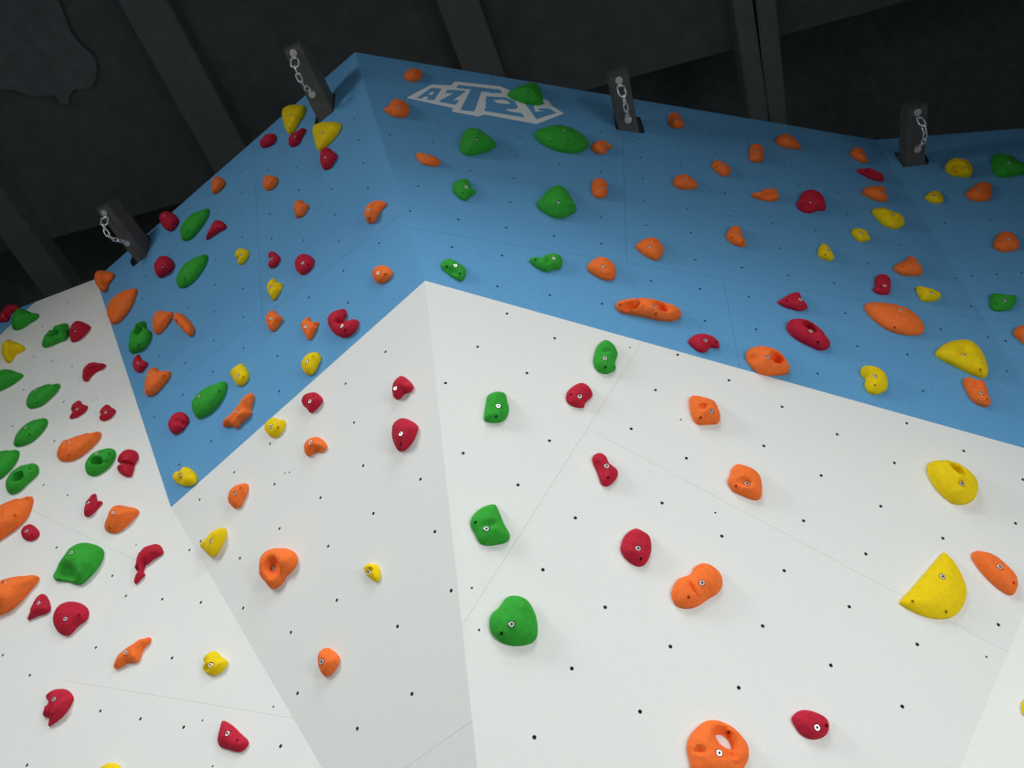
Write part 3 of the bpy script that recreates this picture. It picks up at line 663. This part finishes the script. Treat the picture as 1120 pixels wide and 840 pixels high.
# ---- right white wall
hold('L5', 'green', 'F', [(705,550),(710,510),(725,475),(755,455),(785,470),(805,510),(795,545),(797,575),(755,595),(720,580)], (753,530), [(755,565)], 'tall green hold near the blue edge on the right white wall', H=.9, dents=[(762,497,.25,20,10,0)])
hold('L8', 'green', 'F', [(197,235),(205,170),(215,130),(255,113),(290,122),(300,155),(308,190),(295,230),(270,248),(230,251),(205,245)], (260,177), [(250,222)], 'green striated hold left of the red bean-shaped hold on white', H=.8, ridges=[(225,140,215,235,.15,10),(250,130,240,160,.15,8)], rough=.05)
hold('L8', 'red', 'F', [(555,140),(565,110),(600,82),(630,75),(660,95),(673,130),(655,150),(640,165),(635,183),(600,183),(565,165)], (615,135), [(577,125)], 'red bean-shaped hold below left of the tall green hold', H=.8, rough=.05)
hold('L8', 'red', 'F', [(670,410),(680,390),(705,381),(730,395),(745,425),(780,455),(783,480),(760,515),(730,530),(712,520),(695,475)], (734,440), [(740,490)], 'tall crooked red hold in the upper middle of the right white wall', H=.9, rough=.05, dents=[(700,440,.3,14,24,-20)])
hold('L8', 'green', 'F', [(137,690),(150,655),(190,620),(245,607),(260,630),(285,690),(312,745),(300,770),(260,783),(210,788),(180,778),(160,740)], (208,714), [(160,684)], 'green four-cornered hold on white beside the grey triangle edge', H=.75, dents=[(225,690,.3,30,14,-10)])
hold('PX', 'red', 'F', [(679.3,595),(685,584),(695.5,578),(704,581.5),(710,586),(712.5,600),(707,616),(700,620),(693,618),(684,611),(679,603)], (697.8,600), [(701,611)], 'rounded red hold with wavy grooves in the middle of the right white wall', H=.75, rough=.06, ridges=[(684,592,709,597,.12,2.2),(683,604,709,609,.12,2.2)])
hold('M1', 'orange', 'F', [(158,185),(165,158),(190,152),(240,162),(285,180),(305,215),(317,255),(305,295),(250,302),(200,300),(175,270)], (270,232), [(217,262)], 'orange square-ish hold below the blue edge on white, the upper one', H=.9, dents=[(230,205,.35,22,12,0)])
hold('M1', 'orange', 'F', [(353,590),(365,565),(375,530),(400,502),(430,505),(490,530),(520,565),(530,640),(520,680),(495,688),(430,665),(380,640)], (452,602), [(398,612)], 'orange diamond-like hold on white, lower right of the square-ish one', H=.85, dents=[(440,590,.3,45,20,10)])
hold('M3', 'orange', 'F', [(820,180),(825,150),(850,115),(895,97),(910,70),(940,56),(975,65),(1010,100),(1015,140),(1000,170),(960,195),(920,222),(880,231),(840,220)], (937,132), [(886,186)], 'orange peanut-shaped hold in the middle of the right white wall', H=.8, dents=[(905,150,.35,40,7,55),(965,150,.2,25,6,70)])
hold('M3', 'green', 'F', [(123,290),(130,255),(165,220),(190,187),(225,180),(265,195),(295,240),(308,290),(305,340),(285,362),(220,374),(170,360),(135,330)], (208,290), [(170,324)], 'big round green hold lowest on the right white wall', H=.75)
hold('P7', 'orange', 'F', [(238,560),(250,450),(290,370),(380,270),(480,205),(590,198),(700,230),(810,290),(910,390),(980,490),(1000,590),(985,690),(950,760),(900,850),(760,920),(560,940),(380,900),(290,800),(265,680)], (632,602), [(765,335)], 'big round orange jug hold with a hole through it at the bottom edge', H=.8, dents=[(410,565,.45,72,42,10),(800,632,.45,75,30,10),(850,722,.3,45,35,0),(690,390,.45,130,80,45)], hole=[(595,385),(650,375),(710,410),(765,475),(782,548),(710,528),(635,465)])
hold('M4', 'red', 'F', [(442,230),(455,212),(475,204),(510,210),(545,230),(552,255),(540,280),(505,291),(475,280),(455,258)], (516,256), [(543,250)], 'rough red hold near the bottom right of the white wall', H=.85, rough=.06)
hold('M2', 'yellow', 'F', [(222,225),(230,198),(260,190),(300,192),(345,212),(380,245),(390,270),(380,315),(355,333),(320,337),(285,318),(245,275)], (335,267), [], 'yellow jug hold with a folded upper rim on the right white wall', H=.85, dents=[(322,218,.8,26,11,35)], ridges=[(280,200,330,245,.2,12)])
hold('M2', 'yellow', 'F', [(130,660),(170,612),(225,548),(262,505),(277,490),(292,503),(310,522),(340,575),(352,620),(340,670),(305,705),(250,712),(190,695),(148,673)], (272,572), [(160,660),(285,687)], 'large yellow half-moon hold with one straight side', H=.55)
hold('M2', 'orange', 'F', [(368,505),(375,490),(410,490),(450,505),(490,540),(518,575),(518,610),(500,635),(470,622),(430,590),(390,545)], (460,540), [(507,592)], 'orange slanted lozenge hold right of the yellow half-moon', H=.9)
hold('PX', 'yellow', 'G', [(1117,775),(1118,768),(1124,763),(1135,765),(1138,778),(1130,786),(1120,783)], None, [], 'sliver of a yellow hold at the right edge on the bright corner wall', H=.8)


# ------------------------------------------------------------------ wall sheets
# sheets (pixel polygons are only the outline of each plane where it meets its neighbours)
Fp = [(465, 307), (1170, 504), (1189, 504), (1120, 672), (900, 1200), (560.5, 1200)]
f1, f2 = split(Fp, ((700, 378), (505, 685)))
fl, fr = (f1, f2) if np.mean([p[0] for p in f1]) < np.mean([p[0] for p in f2]) else (f2, f1)
f3, f4 = split(fr, ((645, 470), (1100, 712)))
holesF = lattice(P['F'], (690.4, 468.96), (751, 501.3), -6, 14, -12, 14)
smallF = list(P['F'].uv(np.array([(744.6, 459), (782.4, 560.7), (516, 643), (524, 689), (1079, 718.5), (689, 380)])))

Dp = [(388, 57), (958, 153), (1170, 504), (465, 307)]
d_hi, d_lo = split(Dp, ((685, 287), (1073, 349)))
if np.mean([p[1] for p in d_hi]) > np.mean([p[1] for p in d_lo]): d_hi, d_lo = d_lo, d_hi
dcells = list(split(d_hi, ((681, 146), (685.5, 290)))) + list(split(d_lo, ((790.4, 305), (808, 396.3))))
holesD = lattice(P['D'], (760.6, 283.95), (811.6, 292.6), -10, 8, -8, 8)
smallD = list(P['D'].uv(np.array([(696, 222), (702, 222.2), (665, 117), (525, 141)])))

Bp = [(105, 305), (388, 57), (465, 307), (187, 555)]
b_hi, b_lo = split(Bp, ((186, 421), (351, 299)))
if np.mean([p[1] for p in b_hi]) > np.mean([p[1] for p in b_lo]): b_hi, b_lo = b_lo, b_hi
bcells = list(split(b_hi, ((281, 233), (284, 293)))) + [b_lo]
holesB = lattice(P['B'], (375.45, 296.4), (413.3, 267.2), -12, 6, -12, 10)
smallB = list(P['B'].uv(np.array([(346.4, 228), (351, 224)])))

Cp = [(187, 555), (465, 307), (560.5, 1200)]
ccells = list(split(Cp, ((443, 840), (480, 814))))
holesC = lattice(P['C'], (397.2, 509.3), (439.5, 477.5), -8, 6, -8, 12)
smallC = list(P['C'].uv(np.array([(311.5, 517.5), (316.6, 516.6)])))

Ap = [(-150, 402), (105, 305), (187, 555), (-203, 1200), (-420, 1200)]
a_up, a_dn = split(Ap, ((44, 325), (-110, 470)))
if np.mean([p[1] for p in a_up]) > np.mean([p[1] for p in a_dn]): a_up, a_dn = a_dn, a_up
a2, a3 = split(a_dn, ((0, 541), (101, 590)))
holesA = list(P['A'].uv(np.array([(36.9, 390), (57, 395.3), (78.9, 401), (74.4, 331.2), (46.3, 357.4), (25.7, 426.1), (69.6, 439.4),
    (59.4, 482.4), (13.5, 465.8), (47.6, 530.4), (73.9, 541.6), (61.9, 598.8), (122.9, 629.7), (32.6, 738.6), (2.9, 716.6), (29.7, 831.7)])))
smallA = list(P['A'].uv(np.array([(101.4, 437.4), (106, 436), (149, 596)])))

Kp = [(187, 555), (560.5, 1200), (-203, 1200)]
kcells = list(split(Kp, ((75, 745), (330, 787))))
holesK = lattice(P['K'], (109.7, 777.7), (155.4, 786.6), -4, 8, -4, 8)
smallK = list(P['K'].uv(np.array([(75.5, 733.5), (221.5, 788), (299, 773), (232.5, 838)])))

Ep = [(958, 153), (1170, 504), (1300, 519.4), (1500, 453), (1500, 110.3)]
ecells = list(split(Ep, ((1073, 349), (1120, 354))))
holesE = list(P['E'].uv(np.array([(1033.2, 244), (1083.6, 240.4), (1063, 301.4), (1117, 298), (1009, 194), (1100, 373), (1090, 300)])))
smallE = list(P['E'].uv(np.array([(1054, 272.4), (1060, 271.6)])))
Gp = [(1189, 504), (1300, 519.4), (1500, 453), (1500, 1200), (900, 1200), (1120, 672)]

SLOT = {'B1': [(142, 287), (146, 276), (161, 256), (165.5, 261), (160, 281), (145.5, 292)],
        'B2': [(344, 135), (347, 122), (365, 102), (367, 104), (365, 122), (346, 137)],
        'D': [(671, 126), (673, 140), (675, 142), (704, 146), (705, 144), (700, 128)],
        'E': [(977.5, 167), (988, 183), (1015, 179.5), (1016, 176), (1010, 165)]}
wall('wall_right', 'F', [(fl, 'white'), (f3, 'white'), (f4, 'white')], holesF, label='large white overhanging wall face on the right below the blue band', small=smallF)
w_uc = wall('wall_upper_center', 'D', [(c, 'blue') for c in dcells], holesD, [SLOT['D']], 'long blue upper wall face carrying the white lettering', smallD)
wall('wall_upper_left', 'B', [(c, 'blue') for c in bcells], holesB, [SLOT['B1'], SLOT['B2']], 'blue upper wall face left of the projecting corner', smallB)
wall('wall_center', 'C', [(c, 'white') for c in ccells], holesC, label='grey-looking white triangular wall face under the left blue face', small=smallC)
wall('wall_left', 'A', [(a_up, 'blue'), (a2, 'white'), (a3, 'white')], holesA, label='white wall face on the far left with a blue top corner', small=smallA)
wall('wall_lower_left', 'K', [(c, 'white') for c in kcells], holesK, label='white wall face at lower left next to the grey triangle', small=smallK)
wall('wall_upper_right', 'E', [(c, 'blue') for c in ecells], holesE, [SLOT['E']], 'blue upper wall face at the right edge', smallE)
wall('wall_far_right', 'G', [(Gp, 'white')], [], label='bright white wall sliver in the lower right corner')

# ------------------------------------------------------------------ lettering on the blue wall
lg = lambda pts: [(430+x/5.6, 70+y/5.6) for x, y in pts]
loops = [lg(l) for l in (
    [(82, 208), (160, 165), (238, 125), (352, 132), (380, 107), (655, 137), (760, 180), (850, 205), (938, 218), (950, 226), (972, 256), (1046, 303), (880, 368), (560, 310), (520, 322), (360, 291), (368, 270), (220, 238)],
    [(143, 209), (235, 145), (297, 151), (250, 223), (206, 218), (216, 202), (189, 199), (178, 213)],
    [(213, 189), (238, 168), (250, 172), (240, 190)],
    [(333, 157), (437, 163), (440, 172), (368, 222), (406, 220), (382, 251), (283, 232), (288, 222), (368, 180), (318, 178)],
    [(402, 128), (656, 157), (666, 179), (592, 178), (584, 173), (541, 169), (498, 291), (410, 282), (476, 157), (384, 146)],
    [(568, 198), (690, 204), (742, 225), (765, 264), (752, 276), (688, 276), (715, 291), (788, 301), (804, 328), (562, 288), (556, 276), (567, 270)],
    [(613, 222), (672, 218), (704, 227), (719, 246), (640, 240)],
    [(780, 215), (850, 222), (925, 238), (930, 247), (868, 250), (860, 258), (872, 291), (926, 289), (893, 284), (886, 271), (955, 271), (1002, 299), (878, 339), (818, 256)])]
pl = P['D']
uvl = [pl.uv(np.array(l)) for l in loops]
Va, T, ids = fill(uvl)
n = len(Va)
V = list(pl.xyz(Va, np.full(n, .00025))); F = list(T)
V += list(pl.xyz(Va, np.full(n, .0001)))
for l, idl in zip(uvl, ids):
    m = len(idl)
    for i in range(m):
        F.append((idl[i], idl[(i+1) % m], idl[(i+1) % m]+n, idl[i]+n))
org = np.array(w_uc.location)
lo = link('painted_lettering', local(V, org), F, MAT['logo'], parent=w_uc)
lo['label'] = 'white block lettering in a white outline'


# ------------------------------------------------------------------ anchor beams and chains
def box_mesh(L, w, h, bev=.006):
    bm = bmesh.new()
    bmesh.ops.create_cube(bm, size=1.0)
    for v in bm.verts: v.co = Vector((v.co.x*w, v.co.y*L, v.co.z*h))
    bmesh.ops.bevel(bm, geom=bm.edges[:], offset=bev, segments=2, affect='EDGES')
    return bm
def frame_from(y_axis):
    y = Vector(y_axis).normalized(); x = y.cross(Vector((0, 0, 1))).normalized(); z = x.cross(y)
    return Matrix((x, y, z)).transposed()
LINKV = None
def link_mesh(ln=.062, wd=.036, r=.0045):
    """one welded chain link, long axis X"""
    path = []
    a = ln/2-wd/2
    for i in range(9):
        t = -math.pi/2+math.pi*i/8; path.append((a+math.cos(t)*(wd/2-r), math.sin(t)*(wd/2-r)))
    for i in range(9):
        t = math.pi/2+math.pi*i/8; path.append((-a+math.cos(t)*(wd/2-r), math.sin(t)*(wd/2-r)))
    n, m = len(path), 8
    V, F = [], []
    for i, (x, y) in enumerate(path):
        px, py = path[i-1]; qx, qy = path[(i+1) % n]
        tx, ty = qx-px, qy-py; l = math.hypot(tx, ty); nx, ny = ty/l, -tx/l
        for k in range(m):
            c, s = math.cos(2*math.pi*k/m)*r, math.sin(2*math.pi*k/m)*r
            V.append((x+nx*c, y+ny*c, s))
    for i in range(n):
        for k in range(m):
            F.append((i*m+k, ((i+1) % n)*m+k, ((i+1) % n)*m+(k+1) % m, i*m+(k+1) % m))
    me = bpy.data.meshes.new('link'); me.from_pydata(V, [], F); me.materials.append(MAT['chain'])
    me.polygons.foreach_set('use_smooth', [True]*len(me.polygons)); me.update()
    return me
LINK = link_mesh()
RING = link_mesh(.092, .060, .0060)
def hanger_mesh():
    """bolted plate with a nut and a folded eye hanging under it, plate against z = 0, hanging to -z"""
    bm = bmesh.new()
    def cyl(r, z0, z1, seg, cx=0):
        g = bmesh.ops.create_cone(bm, cap_ends=True, segments=seg, radius1=r, radius2=r, depth=abs(z1-z0))
        bmesh.ops.translate(bm, verts=g['verts'], vec=(cx, 0, (z0+z1)/2))
    cyl(.023, 0.0, -.004, 20)
    cyl(.013, -.004, -.013, 6); cyl(.007, -.013, -.020, 14)
    # eye tab
    prof = [(-.016, -.004), (.016, -.004), (.018, -.026)]+[(math.cos(t)*.018, -.026-math.sin(t)*.018) for t in np.linspace(0, math.pi, 9)[1:]]
    fr = [bm.verts.new((x, .027, z)) for x, z in prof]; bk = [bm.verts.new((x, .031, z)) for x, z in prof]
    bm.faces.new(fr); bm.faces.new(list(reversed(bk)))
    for i in range(len(prof)):
        j = (i+1) % len(prof); bm.faces.new((fr[j], fr[i], bk[i], bk[j]))
    me = bpy.data.meshes.new('hanger'); bm.to_mesh(me); bm.free(); me.materials.append(MAT['hanger']); me.update()
    return me
HANGER = hanger_mesh()
def anchor(key, p_wall, p_end, w, h, label, c0, c1, clabel, sag, big=True):
    pl = P[key]
    A = pl.hit(np.array(p_wall, float)); r = ray(np.array(p_end, float))
    B = CAM+r*((A[2]-CAM[2])/r[2])
    A, B = Vector(A), Vector(B)
    d = (B-A).normalized()
    back = A-d*.9
    L = (B-back).length
    R = frame_from(d)
    bm = box_mesh(L, w, h)
    me = bpy.data.meshes.new('anchor_beam'); bm.to_mesh(me); bm.free(); me.materials.append(MAT['beam'])
    o = bpy.data.objects.new('anchor_beam', me); COL.objects.link(o)
    mid = (back+B)/2+Vector((0, 0, h/2))
    o.matrix_world = Matrix.Translation(mid) @ R.to_4x4()
    tag(o, label, 'beam', 'anchor beams sticking out of the wall top')
    cap = box_mesh(.006, w*.985, h*.985, .002)
    mc = bpy.data.meshes.new('end_cap'); cap.to_mesh(mc); cap.free(); mc.materials.append(MAT['beam'])
    c = bpy.data.objects.new('end_cap', mc); COL.objects.link(c); c.parent = o; c.location = (0, L/2+.0025, 0)
    # chain under the beam
    def under(px):
        rr = ray(np.array(px, float)); return Vector(CAM+rr*((A[2]-.0-CAM[2])/rr[2]))
    H0, H1 = under(c0), under(c1)
    root = bpy.data.objects.new('anchor_chain', None); COL.objects.link(root)
    root.empty_display_size = .05
    root.location = H0
    tag(root, clabel, 'chain', 'steel chains under the anchor beams')
    def put(nm, me, mat):
        q = bpy.data.objects.new(nm, me); COL.objects.link(q); q.parent = root
        q.matrix_local = Matrix.Translation(-H0) @ mat
        return q
    ax = (H1-H0).normalized()
    Rh = frame_from(ax)
    gap = Vector((0, 0, -.0015))
    put('hanger', HANGER, Matrix.Translation(H0+gap) @ Rh.to_4x4())
    put('hanger', HANGER, Matrix.Translation(H1+gap) @ frame_from(-ax).to_4x4())
    s0 = H0+ax*.029+Vector((0, 0, -.030)); s1 = H1-ax*.029+Vector((0, 0, -.030))
    # parabola sampled at equal arc length
    N = 400
    pts = [s0.lerp(s1, i/N)+Vector((0, 0, -sag*4*(i/N)*(1-i/N))) for i in range(N+1)]
    cum = [0.0]
    for i in range(N): cum.append(cum[-1]+(pts[i+1]-pts[i]).length)
    tot = cum[-1]
    def at(t):
        t = min(max(t, 0), tot)
        k = min(range(N), key=lambda i: abs(cum[i]-t)) if False else int(np.searchsorted(cum, t)); k = min(max(k, 1), N)
        f = (t-cum[k-1])/max(cum[k]-cum[k-1], 1e-9)
        return pts[k-1].lerp(pts[k], f)
    pos = 0.0
    items = []
    if big: items.append((RING, .068)); 
    step = .047
    n = max(2, int(round((tot-(.068 if big else 0))/step)))
    step = (tot-(.068 if big else 0))/n
    items += [(LINK, step)]*n
    for i, (me_, st) in enumerate(items):
        a, b = at(pos), at(pos+st); m_ = (a+b)/2; t = (b-a).normalized()
        sd = t.cross(Vector((0, 0, 1)));
        if sd.length < 1e-3: sd = Vector((1, 0, 0))
        sd.normalize(); up_ = sd.cross(t)
        ang = (0.35 if i % 2 == 0 else .35+math.pi/2)
        y = sd*math.cos(ang)+up_*math.sin(ang); z = t.cross(y)
        put('ring' if me_ is RING else 'link', me_, Matrix.Translation(m_) @ Matrix((t, y, z)).transposed().to_4x4())
        pos += st
anchor('B', (155.5, 284), (111, 226.5), .105, .16, 'dark anchor beam farthest left on the blue wall top', (114, 233), (139, 266), 'steel chain under the anchor beam farthest left', .10)
anchor('B', (356.5, 128), (318.5, 50.5), .120, .16, 'dark anchor beam left of the projecting corner, above the yellow shields', (321, 58), (341.5, 103), 'steel chain under the anchor beam above the yellow shields', .08)
anchor('D', (687.8, 143.3), (675.7, 80.8), .128, .15, 'dark anchor beam right of the white lettering', (677, 88), (687, 131), 'steel chain under the anchor beam right of the lettering', .05)
anchor('E', (1000.5, 181), (1003.8, 116.5), .130, .11, 'dark anchor beam farthest right, left of the yellow ring', (1003.5, 123), (1003.5, 163), 'steel chain under the anchor beam farthest right', .09)

# ------------------------------------------------------------------ roof and hall
def slab(name, lo, hi, mat, rotz=0.0, loc=(0, 0, 0)):
    x0, y0, z0 = lo; x1, y1, z1 = hi
    V = [(x, y, z) for z in (z0, z1) for y in (y0, y1) for x in (x0, x1)]
    F = [(0, 2, 3, 1), (4, 5, 7, 6), (0, 1, 5, 4), (2, 6, 7, 3), (0, 4, 6, 2), (1, 3, 7, 5)]
    o = link(name, V, F, mat); o.location = loc; o.rotation_euler = (0, 0, rotz)
    o['kind'] = 'structure'
    return o
slab('floor', (-12, -12, -.1), (12, 8, 0), MAT['floor'])
slab('ceiling', (-12, -12, 10.6), (12, 8, 10.8), MAT['dark'])
slab('wall_back', (-12, 8, 0), (12, 8.2, 10.6), MAT['dark'])
slab('wall_front', (-12, -12.2, 0), (12, -12, 10.6), MAT['dark'])
slab('wall_hall_left', (-12.2, -12, 0), (-12, 8, 10.6), MAT['dark'])
slab('wall_hall_right', (12, -12, 0), (12.2, 8, 10.6), MAT['dark'])
# roof lining over the hall ends at an edge just in front of the climbing wall
ZR = 8.9
def roof_pt(p, z=ZR):
    r = ray(np.array(p, float)); return CAM+r*((z-CAM[2])/r[2])
e0, e1 = roof_pt((53, 262)), roof_pt((995, 0))
ed = (e1-e0)/np.linalg.norm(e1-e0); en = np.array((ed[1], -ed[0], 0));
if en[1] > 0: en = -en
q = [e0-ed*8, e1+ed*8, e1+ed*8+en*9, e0-ed*8+en*9]
V = [tuple(v) for v in q]+[(v[0], v[1], v[2]+.25) for v in q]
o = link('ceiling_lining', V, [(0, 1, 2, 3), (7, 6, 5, 4), (0, 4, 5, 1), (1, 5, 6, 2), (2, 6, 7, 3), (3, 7, 4, 0)], MAT['roof']); o['kind'] = 'structure'
def rib(a, b, w, h, z, label, ext0=3.0, ext1=2.0):
    A, B = Vector(roof_pt(a, z)), Vector(roof_pt(b, z)); d = (B-A).normalized(); A -= d*ext0; B += d*ext1
    L = (B-A).length; bm = box_mesh(L, w, h, .01)
    me = bpy.data.meshes.new('roof_rib'); bm.to_mesh(me); bm.free(); me.materials.append(MAT['rib'])
    o = bpy.data.objects.new('trim_roof_rib', me); COL.objects.link(o)
    o.matrix_world = Matrix.Translation((A+B)/2+Vector((0, 0, h/2))) @ frame_from(d).to_4x4()
    o['kind'] = 'structure'; o['label'] = label
rib((155, 0), (246, 165), .40, .2, ZR-.2, 'dark roof rib at upper left', 2, 1.2)
rib((500, 0), (522, 60), .34, .2, ZR-.2, 'dark roof rib above the projecting corner', 2, 1.0)
rib((812, 0), (831, 130), .16, .25, ZR-.26, 'dark roof rib right of centre, left half', 2, 1.0)
rib((838, 0), (851, 130), .16, .25, ZR-.26, 'dark roof rib right of centre, right half', 2, 1.0)
rib((0, 232), (62, 318), .34, .2, ZR-.2, 'dark roof rib at the left edge', 2, 1.0)
# loose lining sheet hanging under the roof at upper left
sh = [(-60, -60), (40, -40), (63, 0), (80, 40), (104, 66), (103, 92), (96, 98), (82, 97), (76, 104), (73, 117), (66, 114), (60, 104), (40, 106), (10, 98), (-60, 92)]
q = np.array([roof_pt(p, ZR-.06) for p in smooth_loop(sh, 60)])
Va, T, ids = fill([ccw(q[:, :2])], None)
zz = np.array([ZR-.06+.015*noise.noise(Vector((v[0]*2, v[1]*2, 0))) for v in Va])
m = len(Va); V = [(a[0], a[1], z) for a, z in zip(Va, zz)]+[(a[0], a[1], z+.03) for a, z in zip(Va, zz)]
F = [(a, c, b) for a, b, c in T]+[(a+m, b+m, c+m) for a, b, c in T]
il = ids[0]
for i in range(len(il)):
    j = (i+1) % len(il); F.append((il[i], il[j], il[j]+m, il[i]+m))
o = link('lining_sheet', V, F, MAT['foil'])
tag(o, 'ragged dark lining sheet under the roof in the upper left corner', 'roof lining')

# ------------------------------------------------------------------ light
def area_light(name, loc, target, sx, sy, power, col, spread=180):
    l = bpy.data.lights.new(name, 'AREA'); l.shape = 'RECTANGLE'; l.size = sx; l.size_y = sy; l.energy = power; l.color = col; l.spread = math.radians(spread)
    o = bpy.data.objects.new(name, l); COL.objects.link(o); o.location = loc
    d = Vector(target)-Vector(loc); o.rotation_euler = d.to_track_quat('-Z', 'Y').to_euler()
    return o
area_light('fitted_light', (-6, -1.5, 5.5), (-1, 2.3, 3), 1.3, 1.3, 50.4, (.985, 1.0, .985), 110)  # all these lights are added out of view, fitted to the wall brightness
area_light('fitted_light', (6, -2, 2.5), (1, 2, 3), 1.3, 1.3, 8.3, (.985, 1.0, .985), 110)
area_light('fitted_light', (0, -2.5, 7.5), (0, -2.5, 0), 1.3, 1.3, 20.8, (.985, 1.0, .985), 180)
area_light('fitted_light', (-3.2, -0.5, 2), (-1.5, 2.5, 3), 1.3, 1.3, 12.4, (.985, 1.0, .985), 140)
area_light('fitted_light', (3.2, -0.5, 2), (1, 2, 3), 1.3, 1.3, 15.6, (.985, 1.0, .985), 140)
area_light('fitted_light', (-2, -1, 6.2), (-2, -1, 0), 1.3, 1.3, 13.9, (.985, 1.0, .985), 180)
area_light('fitted_light', (0, -1.5, 5.4), (0, -1.5, 0), 1.3, 1.3, 73.1, (.985, 1.0, .985), 180)
area_light('fitted_light', (0, -1.5, 4.6), (0, -1.5, 0), 1.3, 1.3, 14.5, (.985, 1.0, .985), 180)
area_light('fitted_light', (-3.5, -0.5, 4.6), (-3.5, -0.5, 0), 1.3, 1.3, 7.7, (.985, 1.0, .985), 180)
area_light('fitted_light', (4, -4, 1.2), (0.6, 2, 2.6), 1.3, 1.3, 28.3, (.985, 1.0, .985), 75)
area_light('fitted_light', (-3.5, -0.4, 5.6), (-3.5, -0.4, 0), 1.3, 1.3, 73.8, (.985, 1.0, .985), 180)
area_light('fitted_light', (0, -0.5, 5.8), (0, -0.5, 0), 1.3, 1.3, 16.2, (.985, 1.0, .985), 180)
w = bpy.data.worlds.new('world'); S.world = w; w.use_nodes = True
w.node_tree.nodes['Background'].inputs[0].default_value = (.5, .55, .6, 1); w.node_tree.nodes['Background'].inputs[1].default_value = .02

S.view_settings.view_transform = 'Standard'
S.view_settings.look = 'None'
S.view_settings.exposure = 0.077
S.view_settings.gamma = 1.0
S.view_settings.use_curve_mapping = False
S.cycles.use_denoising = True
